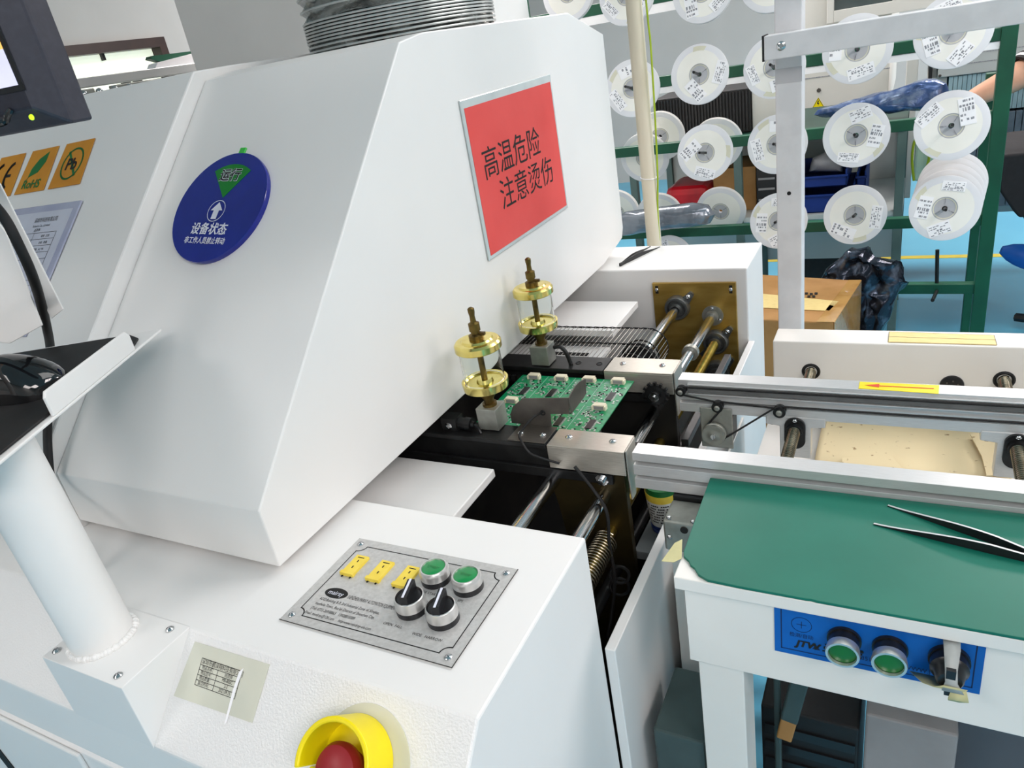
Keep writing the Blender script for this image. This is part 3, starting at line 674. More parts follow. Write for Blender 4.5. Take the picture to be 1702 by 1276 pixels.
# --- document in a clear sleeve on the hood section
TR, BR_ = on_s2(139, 334), on_s2(84, 466)
dw = 0.19
dx_ = V(on_s2(139, 334)) - V(on_s2(30, 349)); dx_.normalize()
tl = V(TR) - dx_ * dw; dy_ = V(BR_) - V(TR); dh = 0.205; dy_.normalize()
D = thing('document_sleeve', 'printed form in a clear bluish sleeve, below the orange stickers', 'document', SL2 @ V((TR[0] - 0.1, TR[1] - 0.1, 0)))
b = B(); c4 = [tuple(tl), tuple(tl + dy_ * dh), tuple(V(TR) + dy_ * dh), TR]; slab(b, SL2, c4, 0.0004, 0.0030); b.build('sleeve', SLEEVEB, D, bevel=0.0012)
e = 0.012
b = B(); slab(b, SL2, [tuple(tl + dx_ * e + dy_ * e), tuple(tl + dx_ * e + dy_ * (dh - e)), tuple(V(TR) - dx_ * e + dy_ * (dh - e)), tuple(V(TR) - dx_ * e + dy_ * e)], 0.0031, 0.0034); pg = b.build('sheet', PAPERG, D)
b = B(); o_ = V(TR) - dx_ * 0.028 + dy_ * 0.047
for k in range(5): line(b, SL2, tuple(o_ + dy_ * 0.0105 * k), tuple(o_ - dx_ * 0.14 + dy_ * 0.0105 * k), 0.0006, 0.0037)
for xx in (0, 0.052, 0.095, 0.14): line(b, SL2, tuple(o_ - dx_ * xx), tuple(o_ - dx_ * xx + dy_ * (0.042 if xx in (0, 0.14) else 0.034)), 0.0006, 0.0037)
line(b, SL2, tuple(o_), tuple(o_ + dy_ * 0.125), 0.0006, 0.0037)
for k in range(3): line(b, SL2, tuple(o_ - dx_ * 0.006 + dy_ * (0.075 + 0.008 * k)), tuple(o_ - dx_ * 0.045 + dy_ * (0.075 + 0.008 * k)), 0.0005, 0.0037)
b.build('table_lines', INK, D)
ang = math.atan2(dx_.y, dx_.x)
DT = SL2 @ M4.Translation((tl.x, tl.y, 0.0037)) @ M4.Rotation(ang, 4, 'Z')
text('lettering', [('深圳市科技有限公司', dw - 0.066, -0.029, 0.0062, 0.72, 'CENTER'), ('Science Co., Limited', dw - 0.072, -0.037, 0.0040, 0.9, 'CENTER'), ('送货单', dw - 0.078, -0.044, 0.0040, 0.9, 'CENTER'), ('编号  日期', dw - 0.062, -0.0545, 0.0034, 0.9), ('合格   数量', dw - 0.062, -0.065, 0.0034, 0.9), ('规格   A2  9%', dw - 0.068, -0.0755, 0.0034, 0.9), ('备注', dw - 0.085, -0.086, 0.0034, 0.9)], DT, INK, D, 0)

# ================================================================ hung on the hood: the red notice and the status disc
EF = frame((XH, 0, 0), (0, 1, 0), (1, 0, 0))         # end face: x along y, y along z
nt_ = thing('warning_notice', 'red warning notice in a clear sleeve on the white hood end', 'sign', (XH, 1.06, 1.178))
b = B(); slab(b, EF, rect(0.904, 1.210, 1.066, 1.2905), 0.0004, 0.003); b.build('sleeve', SLEEVE, nt_, bevel=0.0014)
b = B(); slab(b, EF, rect(0.911, 1.204, 1.072, 1.2790), 0.0031, 0.0034); b.build('red_sheet', REDP, nt_)
text('lettering', [('高温危险', 0.9330, 1.1800, 0.0355, 1.02), ('注意烫伤', 0.9690, 1.1275, 0.0355, 1.02)], EF @ M4.Translation((0, 0, 0)), INK, nt_, 0.0037)
cx, cy = on_slope(366, 345, 0.004)
DM = SL @ M4.Translation((cx, cy, 0)) @ M4.Rotation(math.radians(-4), 4, 'Z')
sd = thing('status_disc', 'round blue machine status dial with a green segment', 'status dial', DM @ V((0, 0, 0)))
b = B(); b.lathe(DM @ V((0, 0, 0.0004)), NS, [(0, 0.0765), (0.0048, 0.0772), (0.0065, 0.0765)], 64); b.build('dial', BLUED, sd, smooth=True)
seg = [(0, 0.013)] + [(0.064 * math.sin(a), 0.064 * math.cos(a)) for a in [math.radians(-22 + 46 * k / 12 + 10) for k in range(13)]]
seg = [(0.002, 0.012)] + [(0.060 * math.sin(a), 0.060 * math.cos(a)) for a in [math.radians(-33 + 66 * k / 12) for k in range(13)]]
b = B(); slab(b, DM, seg, 0.0064, 0.0074); b.build('segment', GREEND, sd)
b = B(); slab(b, DM, rect(-0.010, 0.001, 0.070, 0.088), 0.0004, 0.0030); b.build('tab', LGREEND, sd, bevel=0.003)
text('segment_lettering', [('运行', 0.000, 0.0375, 0.0135, 1.0, 'CENTER', 0.0009)], DM, INKW, sd, 0.0077)
text('segment_lettering', [('运行', 0.000, 0.0375, 0.0135, 1.0, 'CENTER', 0.0003)], DM, INK, sd, 0.0080)
b = B(); ac = (0.0, -0.0065)
for k in range(36):
    a0, a1 = k * math.pi / 18, (k + 1) * math.pi / 18
    line(b, DM, (ac[0] + 0.0145 * math.cos(a0), ac[1] + 0.0145 * math.sin(a0)), (ac[0] + 0.0145 * math.cos(a1), ac[1] + 0.0145 * math.sin(a1)), 0.001, 0.0074)
flat(b, DM, [(ac[0] + x * 0.0125, ac[1] + y * 0.0125) for x, y in ((-0.38, -0.9), (0.38, -0.9), (0.38, 0.05), (0.85, 0.05), (0, 0.98), (-0.85, 0.05), (-0.38, 0.05))], 0.0074)
b.build('arrow_mark', INKW, sd)
text('lettering', [('设备状态', 0, -0.0375, 0.0125, 0.95, 'CENTER', 0.0003), ('非工作人员禁止转动', 0, -0.0510, 0.0072, 0.83, 'CENTER', 0.00015)], DM, INKW, sd, 0.0074)

# ================================================================ foil duct on the hood
dt = thing('flexible_duct', 'crinkled aluminium foil duct rising from the hood top', 'duct', (-0.735, 1.09, 1.38))
b = B(); ribs = B(); prof = []; z = 1.379
rad = 0.150
def dc(h): return V((-0.735 - 0.35 * max(0, h - 0.06) ** 1.3, 1.09 + 0.10 * max(0, h - 0.05), 1.379 + h))
steps = [0, 0.006, 0.012, 0.018, 0.0225, 0.027, 0.0315, 0.036, 0.0405, 0.045, 0.062, 0.079, 0.097, 0.115, 0.135, 0.155, 0.18, 0.205, 0.235, 0.265, 0.30, 0.34, 0.38, 0.42, 0.47, 0.52, 0.58, 0.64, 0.70, 0.77, 0.84, 0.92, 1.0, 1.08, 1.16, 1.24, 1.32, 1.369]
N = 72; rings = []
def ring(h, r, jit):
    c = dc(h); out = []
    for k in range(N):
        a = 2 * math.pi * k / N
        rr = r + jit * NZ.noise(V((math.cos(a) * 9, math.sin(a) * 9, h * 60)))
        out.append(b.bm.verts.new(c + V((math.cos(a) * rr, math.sin(a) * rr, 0.006 * NZ.noise(V((math.cos(a) * 3, math.sin(a) * 3, h * 8)))))))
    return out
for i, h in enumerate(steps):
    rings.append(ring(h, rad, 0.003))
    if i < len(steps) - 1:
        g = steps[i + 1] - h
        rings.append(ring(h + g * 0.5, rad - min(0.010, 0.004 + g * 0.25), 0.006))
for r0, r1 in zip(rings, rings[1:]):
    for k in range(N): b.face([r0[k], r0[(k + 1) % N], r1[(k + 1) % N], r1[k]])
b.build('foil', DUCT, dt, smooth=True)
for h in steps: ribs.torus(dc(h), (0, 0, 1), rad + 0.0005, 0.0016, 64, 6)
ribs.build('wire_rib', DUCTRIB, dt, smooth=True)

# ================================================================ circuit board panel on the entry rails
BX0, BX1, BY0, BY1, BZ = -0.532, -0.346, 0.764, 0.926, 0.868
pc = thing('circuit_board_panel', 'green panel of small circuit boards riding into the oven', 'circuit board', ((BX0 + BX1) / 2, (BY0 + BY1) / 2, BZ))
B().box(BX0, BX1, BY0, BY1, BZ, BZ + 0.0016).build('board', PCBG, pc)
rnd = random.Random(3); zt = BZ + 0.0016
cw, ch = (BX1 - BX0) / 4, (BY1 - BY0) / 2
small, dark, tracks = B(), B(), B()
MXP = frame((0, 0, zt), (1, 0, 0), (0, 0, 1))
for i in range(4):
    for j in range(2):
        ox, oy = BX0 + i * cw, BY0 + j * ch
        b = B(); cx, cy = ox + cw * 0.55, oy + ch - 0.0095
        b.box(cx - 0.0085, cx + 0.0085, cy - 0.004, cy + 0.005, zt, zt + 0.0075).box(cx - 0.0105, cx - 0.0085, cy - 0.005, cy + 0.003, zt, zt + 0.006).box(cx + 0.0085, cx + 0.0105, cy - 0.005, cy + 0.003, zt, zt + 0.006)
        b.m(1).box(cx - 0.007, cx + 0.007, cy - 0.0046, cy - 0.004, zt + 0.001, zt + 0.006)
        b.build('connector', [CONN, GREYBOX], pc)
        b = B(); kx, ky = ox + cw * 0.62, oy + ch * 0.33
        b.box(kx - 0.0042, kx + 0.0042, ky - 0.012, ky + 0.012, zt, zt + 0.0016)
        b.m(1)
        for k in range(12):
            yy = ky - 0.011 + k * 0.002
            for s in (-1, 1): b.box(kx + s * 0.0042, kx + s * 0.0068, yy - 0.0005, yy + 0.0005, zt, zt + 0.0006)
        b.build('chip', [BLACKP, TIN], pc)
        for k in range(64):
            x = ox + 0.004 + rnd.random() * (cw - 0.008); y = oy + 0.004 + (rnd.random() ** 0.9) * (ch * 0.74)
            if abs(x - kx) < 0.008 and abs(y - ky) < 0.014: continue
            w, h = rnd.choice(((0.0012, 0.0007), (0.0007, 0.0012), (0.0018, 0.0011), (0.0011, 0.0018)))
            small.box(x - w, x + w, y - h, y + h, zt, zt + 0.0007)
            if k % 3 == 0: dark.box(x + 0.001, x + 0.0035, y + 0.0006, y + 0.0022, zt, zt + 0.0011)
        for k in range(4): small.box(ox + cw * 0.2 + 0.0028 * k, ox + cw * 0.2 + 0.0012 + 0.0028 * k, oy + ch * 0.62, oy + ch * 0.62 + 0.0035, zt, zt + 0.0004)
        if i: line(tracks, MXP, (ox, oy + 0.002), (ox, oy + ch - 0.002), 0.0004, 0.0002)
        for k in range(3): line(tracks, MXP, (ox + 0.005, oy + ch * 0.82 + 0.004 * k), (ox + 0.012, oy + ch * 0.82 + 0.004 * k), 0.0005, 0.0002)
tag(small.build('solder_parts', TIN, pc), kind='stuff'); tag(dark.build('small_chips', BLACKP, pc), kind='stuff'); tracks.build('silkscreen', INKW, pc)

# ================================================================ the transfer conveyor with its bench
TCV = thing('transfer_conveyor', 'white bench conveyor with aluminium belt rails feeding the oven', 'conveyor', (0.25, 0.85, 0))
XR = 0.80
b = B(); b.box(-0.183, XR, 0.540, 0.740, 0.842, 0.857).build('bench_top', WHITE2, TCV, bevel=0.0012)
b = B(); b.box(-0.1765, XR, 0.5475, 0.5495, 0.742, 0.842).box(-0.1765, -0.1745, 0.5475, 0.71, 0.742, 0.842).box(-0.1765, XR, 0.5495, 0.575, 0.742, 0.744).build('apron', WHITE2, TCV, bevel=0.0008)
for x0 in (-0.168, XR - 0.05):
    B().box(x0, x0 + 0.046, 0.551, 0.597, 0, 0.742).build('leg', WHITE2, TCV, bevel=0.0012)
for x0 in (-0.168, XR - 0.05):
    B().box(x0, x0 + 0.046, 1.09, 1.136, 0, 0.738).build('leg', WHITE2, TCV, bevel=0.0012)
b = B(); b.box(-0.237, -0.170, 0.700, 0.704, 0, 0.772).box(-0.237, -0.233, 0.704, 1.14, 0, 0.70); b.build('end_cover', WHITE2, TCV, bevel=0.001)
def extrusion(y0, y1, z0, z1, x0, x1, name):
    g = 0.0085; H = z1 - z0
    pts = [(y0, z0), (y0, z0 + H * 0.27)]
    def groove(y, za, zb, s): return [(y, za), (y + s * g, za + 0.0006), (y + s * g, zb - 0.0006), (y, zb)]
    f = [(y0, z0)] + groove(y0, z0 + H * 0.28, z0 + H * 0.38, 1) + groove(y0, z0 + H * 0.66, z0 + H * 0.78, 1) + [(y0, z1)]
    r = [(y1, z1)] + groove(y1, z0 + H * 0.78, z0 + H * 0.66, -1) + groove(y1, z0 + H * 0.38, z0 + H * 0.28, -1) + [(y1, z0)]
    return B().prof(f + r, x0, x1).build(name, ALU, TCV, bevel=0.0005)
fr = extrusion(0.713, 0.737, 0.832, 0.8825, -0.279, XR, 'belt_rail')
rr = extrusion(0.913, 0.9375, 0.832, 0.8825, -0.276, XR, 'belt_rail')
b = B()
for z in (0.8765, 0.8725, 0.8620): b.box(-0.262, XR, 0.9085, 0.913, z, z + 0.0014)
b.m(1).box(-0.262, XR, 0.9095, 0.913, 0.8650, 0.8712)
b.build('guide_strip', [ALU, mat('grey_drive_band', (96, 98, 98), 0.5, vary=(40, (84, 86, 86), 0.4, 0.7))], TCV, bevel=0.0003)
YP = 0.908
def pulley(u, v, r, name='pulley'):
    c = py(u, v, YP)
    b = B(); b.lathe(c + V((0, 0.005, 0)), (0, -1, 0), [(0, r), (0.003, r), (0.004, r * 0.8), (0.006, r * 0.8), (0.007, r), (0.010, r), (0.010, r * 0.55), (0.0105, r * 0.55)], 26)
    b.m(1).lathe(c + V((0, -0.0052, 0)), (0, -1, 0), [(0, r * 0.5), (0.002, r * 0.5), (0.003, r * 0.3), (0.003, r * 0.18)], 16)
    b.build(name, [BLACKAN, ZINC], TCV, smooth=True)
    return c, r
P1 = pulley(1132, 649, 0.0072); P2 = pulley(1193, 675, 0.0078); P3 = pulley(1296, 683, 0.0082)
c = py(1190, 700, 0.9105)
b = B(); b.box(c.x - 0.022, c.x + 0.023, 0.910, 0.9128, 0.777, 0.842).build('motor_plate', ZINC, TCV, bevel=0.002)
b = B(); b.box(c.x - 0.02, c.x + 0.02, 0.9128, 0.955, 0.780, 0.822); b.build('motor', BLACKAN, TCV, bevel=0.002)
mc = py(1187, 721, YP - 0.004); mr = 0.0165
b = B(); b.lathe(mc + V((0, 0.004, 0)), (0, -1, 0), [(0, mr), (0.003, mr), (0.004, mr * 0.9), (0.006, mr * 0.9), (0.007, mr), (0.010, mr * 0.98), (0.010, mr * 0.8), (0.0095, mr * 0.7), (0.0095, mr * 0.45), (0.010, mr * 0.4)], 36)
b.m(1).lathe(mc + V((0, -0.006, 0)), (0, -1, 0), [(0, 0.0034), (0.003, 0.0034)], 12)
b.box(mc.x - 0.0009, mc.x + 0.0009, mc.y - 0.0105, mc.y - 0.006, mc.z - 0.0035, mc.z + 0.003)
b.build('motor_pulley', [ZINC, CHROME], TCV, smooth=True)
def belt(ps, name='drive_belt'): B().tube([V((p.x, YP - 0.0005, p.z)) for p in ps], 0.0014, 6).build(name, BLACK, TCV, smooth=True)
def off(c, r, a): a = math.radians(a); return c + V((r * math.cos(a), 0, r * math.sin(a)))
belt([off(P1[0], P1[1] * .9, -80), off(P2[0], P2[1] * .9, 100), off(P2[0], P2[1] * .9, 60), off(P2[0], P2[1] * .9, 20), off(P2[0], P2[1] * .9, -20), off(mc, mr * .9, 140)])
belt([off(mc, mr * .9, -40), off(P3[0], P3[1] * .9, 125), off(P3[0], P3[1] * .9, 90), off(P3[0], P3[1], 60), V((XR - 0.05, YP, P3[0].z + 0.006))])
belt([off(P1[0], P1[1] * .9, 80), V((XR - 0.05, YP, P1[0].z + 0.0066))])
belt([off(P2[0], P2[1], 90) + V((0.004, 0, 0)), off(P3[0], P3[1], 150)])
for xc in (-0.1195, 0.1300, 0.5):
    b = B(); mx = frame((xc, 0.912, 0.832), (1, 0, 0), (0, -1, 0))
    slab(b, mx, [(-0.038, 0.004), (0.038, 0.004), (0.038, -0.010), (0.020, -0.012), (0.020, -0.060), (-0.020, -0.060), (-0.020, -0.012), (-0.038, -0.010)], -0.020, 0)
    k = b.build('rail_bracket', ALU, TCV, bevel=0.0015)
    b = B(); slab(b, mx, circ(0, -0.010, 0.0135, 14, 0, math.pi) + circ(0, -0.030, 0.0135, 14, math.pi, 2 * math.pi), 0, 0.004); b.lathe((xc, 0.908, 0.818), (0, -1, 0), [(0, 0.011), (0.006, 0.010), (0.006, 0.006)], 22)
    b.build('screw_nut', BLACKAN, k, smooth=True)
    screw(B(), mx @ V((0, 0.000, 0.004)), (0, -1, 0), 0.003, 0.002).build('screw', CHROME, k, smooth=True)
    for s in (-1, 1): B().cyl(mx @ V((s * 0.030, -0.010, -0.010)), mx @ V((s * 0.030, -0.0135, -0.010)), 0.005, 14).build('foot_screw', BLACKAN, k, smooth=True)
    b = B(); b.cyl((xc, 0.745, 0.818), (xc, 1.092, 0.818), 0.0062, 16).helix((xc, 0.75, 0.818), (xc, 1.09, 0.818), 0.0068, 0.0013, 85, 5, 12); b.build('lead_screw', SPRINGM, TCV, smooth=True)
# rear housing, base tray, frame
b = B(); b.prof([(1.092, 0.738), (1.090, 0.868), (1.141, 0.868), (1.141, 0.70), (1.13, 0.70)], -0.175, XR)
rh = b.build('rear_housing', WHITE2, TCV, bevel=0.002)
for xc in (-0.1195, 0.1300):
    B().torus((xc, 1.0905, 0.818), (0, 1, 0), 0.0112, 0.0024, 24, 8).build('grommet', BLACKAN, rh, smooth=True)
c = py(1582, 640, 1.0905)
b = B(); b.lathe(c + V((0, 0.001, 0)), (0, -1, 0), [(0, 0.0155), (0.003, 0.0150), (0.004, 0.012)], 28); b.m(1)
for k in range(6):
    a = k * math.pi / 3 + .4; b.box(c.x + 0.008 * math.cos(a) - 0.001, c.x + 0.008 * math.cos(a) + 0.001, 1.0865, 1.0868, c.z + 0.008 * math.sin(a) - 0.0012, c.z + 0.008 * math.sin(a) + 0.0012)
b.build('round_connector', [BLACKP, DSTEEL], rh, smooth=True)
b = B(); HT = frame((0, 0, 0.868), (1, 0, 0), (0, 0, 1))
p = [pz(u, v, 0.868) for u, v in ((1476, 569), (1478, 552), (1652, 558), (1657, 574))]
slab(b, HT, [(q.x, q.y) for q in p], 0.0003, 0.0010); t_ = b.build('aged_tape', WOODST, rh)
b = B(); line(b, HT, (p[0].x, p[0].y * .5 + p[1].y * .5), (p[3].x, p[3].y * .5 + p[2].y * .5), 0.0006, 0.0012)
for q0, q1 in ((0, 1), (1, 2), (2, 3), (3, 0)): line(b, HT, (p[q0].x, p[q0].y), (p[q1].x, p[q1].y), 0.0005, 0.0012)
b.build('tape_edge', INK, rh)
b = B(); b.box(-0.180, XR, 0.742, 1.09, 0.730, 0.738); b.build('base_tray', WHITE2, TCV, bevel=0.001)
b = B(); b.box(-0.1795, -0.1435, 1.175, 1.211, 0.0, 2.1)
po = b.build('frame_post', ALUW, TCV, bevel=0.0015)
B().lathe((-0.1615, 1.1749, 1.075), (0, -1, 0), [(0, 0.003), (0.0005, 0.003)], 12).build('post_hole', INK, po)
B().box(-0.1795, -0.1435, 1.1745, 1.1752, 1.232, 1.252).build('grey_patch', mat('post_patch_grey', (186, 187, 190), 0.4, vary=(20, (178, 179, 183), 0.4, 0.7)), po)  # slightly greyer band across the post, below the beam
b = B(); b.box(-0.188, XR, 1.138, 1.175, 1.268, 1.299); bm_ = b.build('frame_beam', ALUW, TCV, bevel=0.0012)
B().box(-0.1905, -0.188, 1.138, 1.175, 1.267, 1.300).build('end_cap', BLACK, bm_)
screw(B(), (-0.1655, 1.138, 1.284), (0, -1, 0), 0.0062, 0.002).build('screw', CHROME, bm_, smooth=True)
b = B(); b.box(0.62, 0.656, 1.175, 1.211, 0, 2.1); b.build('frame_post', ALUW, TCV, bevel=0.0015)
# yellow arrow label on the rear rail
b = B(); RT = frame((0, 0, 0.8825), (1, 0, 0), (0, 0, 1))
p = [pz(u, v, 0.8825) for u, v in ((1427, 646), (1429, 635), (1561, 641), (1560, 655))]
slab(b, RT, [(q.x, q.y) for q in p], 0.0003, 0.0008); ar = b.build('arrow_label', YELLOW, TCV)
b = B(); ym = (p[0].y + p[1].y) / 2; xa, xb = p[0].x, p[3].x; xa += 0.006; xb -= 0.006
line(b, RT, (xa + 0.015, ym), (xb, ym), 0.0022, 0.0011); flat(b, RT, [(xa, ym), (xa + 0.017, ym - 0.0048), (xa + 0.017, ym + 0.0048)], 0.0012); b.build('arrow_mark', ARROWR, ar)
# blue control label on the apron
BL = frame((-0.0905, 0.5475, 0.7820), (1, 0, 0), (0, -1, 0)); W2, H2 = 0.1675, 0.0595
b = B(); slab(b, BL, rect(0, W2, 0, H2), 0.0003, 0.0011); lb = b.build('control_label', BLUEPL, TCV); lb['label'] = 'blue control label on the bench apron'
b = B(); e = 0.0062
for p_, q_ in (((e, e), (W2 - e, e)), ((e, H2 - 0.002), (W2 - e, H2 - 0.002)), ((e, e), (e, H2 - 0.002)), ((W2 - e, e), (W2 - e, H2 - 0.002))): line(b, BL, p_, q_, 0.0010, 0.0013)
cx, cy = 0.0240, 0.0395
for k in range(28):
    a0, a1 = k * math.pi / 14, (k + 1) * math.pi / 14
    line(b, BL, (cx + 0.0088 * math.cos(a0), cy + 0.0088 * math.sin(a0)), (cx + 0.0088 * math.cos(a1), cy + 0.0088 * math.sin(a1)), 0.0005, 0.0013)
line(b, BL, (cx - 0.004, cy), (cx + 0.004, cy), 0.0006, 0.0013); line(b, BL, (cx, cy - 0.004), (cx, cy + 0.004), 0.0006, 0.0013)
b.build('border_lines', BLUEINK, lb)
text('lettering', [('检测/自动', 0.0135, 0.0240, 0.0042, 0.85), ('13510288085', 0.0720, 0.0120, 0.0050, 0.85), ('WWW.JTW', 0.1090, 0.0118, 0.0050, 0.85), ('COM', 0.1440, 0.0170, 0.0050, 0.85)], BL, BLUEINK, lb, 0.0014)
text('logo_lettering', [('JTW', 0.0190, 0.0125, 0.0078, 1.0, 'LEFT', 0.0004), ('劲拓威', 0.0420, 0.0130, 0.0085, 0.95, 'LEFT', 0.0004)], BL, INK, lb, 0.0014, 0.25)
b = B(); flat(b, BL, [(0.0335, 0.0125), (0.0405, 0.0125), (0.0370, 0.0180)], 0.0014); b.build('logo_mark', BLUEINK, lb)
for x in (-0.0300, 0.0070):
    b = B(); c = V((x, 0.5464, 0.8150)); n = V((0, -1, 0)); r = 0.0142
    b.lathe(c, n, [(0, r * 1.02), (0.003, r * 1.02), (0.003, r * 0.92), (0.012, r * 0.92)], 32)
    b.m(1).lathe(c + n * 0.012, n, [(0, r * 0.96), (0.006, r * 1.02), (0.009, r * 0.98), (0.009, r * 0.84), (0.006, r * 0.82)], 36, caps=False)
    b.m(2).lathe(c + n * 0.012, n, [(0, r * 0.82), (0.0055, r * 0.82), (0.006, r * 0.7)], 32)
    b.build('push_button', [BLACKP, RING, BTNGREEN2], lb, smooth=True)
c = V((0.0520, 0.5464, 0.8160)); n = V((0, -1, 0))
b = B(); b.lathe(c, n, [(0, 0.0160), (0.004, 0.0160), (0.004, 0.0148), (0.013, 0.0148), (0.016, 0.012), (0.024, 0.0105), (0.026, 0.009)], 32)
b.box(c.x - 0.0035, c.x + 0.0035, 0.5464 - 0.028, 0.5464 - 0.012, c.z - 0.014, c.z + 0.014)
b.build('rotary_knob', BLACKP, lb, smooth=True)
b = B()
def strip(pts, w, th=0.0004):
    v = []
    for i, (p, ww) in enumerate(zip(pts, w)): v.append((b.bm.verts.new(V(p) + V((-ww, 0, 0))), b.bm.verts.new(V(p) + V((ww, 0, 0)))))
    for a_, c_ in zip(v, v[1:]): b.face([a_[0], a_[1], c_[1], c_[0]])
strip([(0.0520, 0.5460, 0.8410), (0.0522, 0.5330, 0.8395), (0.0520, 0.5210, 0.8290), (0.0528, 0.5175, 0.8180), (0.0545, 0.5170, 0.8080)], [0.0065, 0.006, 0.0045, 0.0045, 0.008])
b.m(1)
strip([(0.0560, 0.5165, 0.8150), (0.0500, 0.5190, 0.8085), (0.0430, 0.5280, 0.8010), (0.0330, 0.5440, 0.7950)], [0.0085, 0.0090, 0.0100, 0.0095])
strip([(0.0590, 0.5200, 0.8110), (0.0590, 0.5170, 0.8010), (0.0560, 0.5200, 0.7960)], [0.005, 0.0075, 0.004])
t_ = b.build('masking_tape', [TAPEG, TAPE], lb, smooth=True)
md = t_.modifiers.new('solid', 'SOLIDIFY'); md.thickness = 0.0005
# gear motor under the front rail
b = B(); b.box(-0.232, -0.178, 0.664, 0.708, 0.783, 0.826); gm = b.build('gear_motor', ZINC, TCV, bevel=0.003, seg=3)
B().lathe(py(1137, 881, 0.6635), (0, -1, 0), [(0, 0.0045), (0.0006, 0.0045)], 16).build('shaft_hole', INK, gm)
B().box(-0.2315, -0.178, 0.7085, 0.735, 0.79, 0.831).build('motor_spacer', BLACKAN, TCV, bevel=0.001)
for u, v in ((1112, 860), (1113, 892), (1152, 867)): screw(B(), py(u, v, 0.6638), (0, -1, 0), 0.003, 0.002).build('screw', CHROME, gm, smooth=True)

# ---------------------------------------------------------------- loose things on the conveyor
b = B(); MT = frame((0, 0, 0.857), (1, 0, 0), (0, 0, 1))
ed = [(-0.1860, 0.7120), (-0.1835, 0.6200), (-0.1820, 0.5760), (-0.1800, 0.5690), (-0.1740, 0.5640), (-0.1705, 0.5580), (-0.1660, 0.5550), (-0.1600, 0.5465), (-0.1500, 0.5412), (-0.1200, 0.5400), (-0.0620, 0.5398), (-0.0580, 0.5404), (-0.0530, 0.5396), (0.10, 0.5395), (XR, 0.5395), (XR, 0.7120)]
slab(b, MT, ed, 0.0002, 0.0032)
tag(b.build('bench_mat', MATG, bevel=0.0006), 'green rubber mat with a ragged corner covering the bench', 'mat')
b = B(); c = pz(1116, 926, 0.858)
slab(b, frame((c.x, c.y, c.z), (0.95, 0.25, 0.1), (0.05, -0.35, 0.95)), [(-0.010, -0.004), (0.004, 0.016), (0.012, 0.020), (0.010, -0.002), (0.002, -0.006)], 0, 0.0006)
tag(b.build('tape_scrap', TAPE), 'scrap of masking tape curling off the bench mat corner', 'tape')
def tweezers(name, tip, tail, openw, wmax, mats, label, lift=0.002, th=0.0012):
    tip, tail = V(tip), V(tail); L = (tail - tip).length; ax = (tail - tip).normalized(); sd_ = ax.cross(V((0, 0, 1))).normalized()
    root = thing(name, label, 'tweezers', (tip + tail) / 2)
    n = 20
    for s in (-1, 1):
        b = B(); prev = None
        for k in range(n + 1):
            t = k / n; c = tip + ax * (L * t) + sd_ * (s * openw * (1 - t) ** 0.85) + V((0, 0, lift))
            w = 0.0006 + wmax * (math.sin(min(1, t * 1.45) * math.pi / 2) ** 1.6) * (1 - 0.35 * max(0, t - 0.7) / 0.3)
            qd = [b.bm.verts.new(c + V((0, 0, dz)) + sd_ * (s * dy)) for dz, dy in ((0, 0), (2 * w, 0), (2 * w, th), (0, th))]
            if prev:
                for i in range(4):
                    b.m(1 if i in (0, 2) else 0); b.face([prev[i], prev[(i + 1) % 4], qd[(i + 1) % 4], qd[i]])
            else: b.face(qd)
            prev = qd
        b.face(prev[::-1])
        b.build('arm', mats, root, bevel=0.0002)
    b = B(); e0 = tail - ax * 0.012
    b.prism([e0 + sd_ * -0.0018 + V((0, 0, lift)), e0 + sd_ * 0.0018 + V((0, 0, lift)), tail + ax * 0.012 + sd_ * 0.0018 + V((0, 0, lift)), tail + ax * 0.012 + sd_ * -0.0018 + V((0, 0, lift))], (0, 0, wmax * 1.5))
    b.build('joint', mats, root)
    return root
p1, p2 = pz(1454, 868, 0.862), pz(1474, 839, 0.862); tl_ = pz(1745, 938, 0.862)
tweezers('tweezers', (p1 + p2) / 2, tl_, (p1 - p2).length / 2, 0.0042, [mat('tweezer_steel', (224, 226, 226), 0.3, 0.5, vary=(40, (210, 212, 212), 0.4, 0.7)), BLACKP], 'open steel tweezers lying on the green bench mat', lift=-0.0016, th=0.0024)
p1, p2 = pz(1081, 410, 0.9), pz(1097, 411, 0.9); tl_ = pz(1036, 440, 0.9)
tweezers('tweezers', (p1 + p2) / 2, tl_, (p1 - p2).length / 2 * 0.9, 0.0042, [BLACKP, BLACKP], 'black tweezers lying on the console behind the hood', lift=0.0006)
# cream card in the tray
b = B(); nx, ny = 30, 12; g = []
for i in range(nx + 1):
    row = []
    for j in range(ny + 1):
        u, v = i / nx, j / ny
        x = -0.098 + 0.232 * u; y = 0.935 + 0.150 * v
        z = 0.752 - 0.010 * max(0, 1 - v * 4) ** 2 + 0.002 * NZ.noise(V((x * 30, y * 30, 1))) + 0.010 * max(0, u - 0.8) * 3 * (0.5 + 0.5 * math.sin(v * 9))
        y -= 0.012 * math.sin(u * math.pi)
        row.append(b.bm.verts.new((x, y, z)))
    g.append(row)
for i in range(nx):
    for j in range(ny): b.face([g[i][j], g[i + 1][j], g[i + 1][j + 1], g[i][j + 1]])
o = b.build('card_sheet', CREAM, smooth=True); md = o.modifiers.new('solid', 'SOLIDIFY'); md.thickness = 0.003; md.offset = -1
tag(o, 'speckled cream card lying in the conveyor tray, the widest piece', 'card')
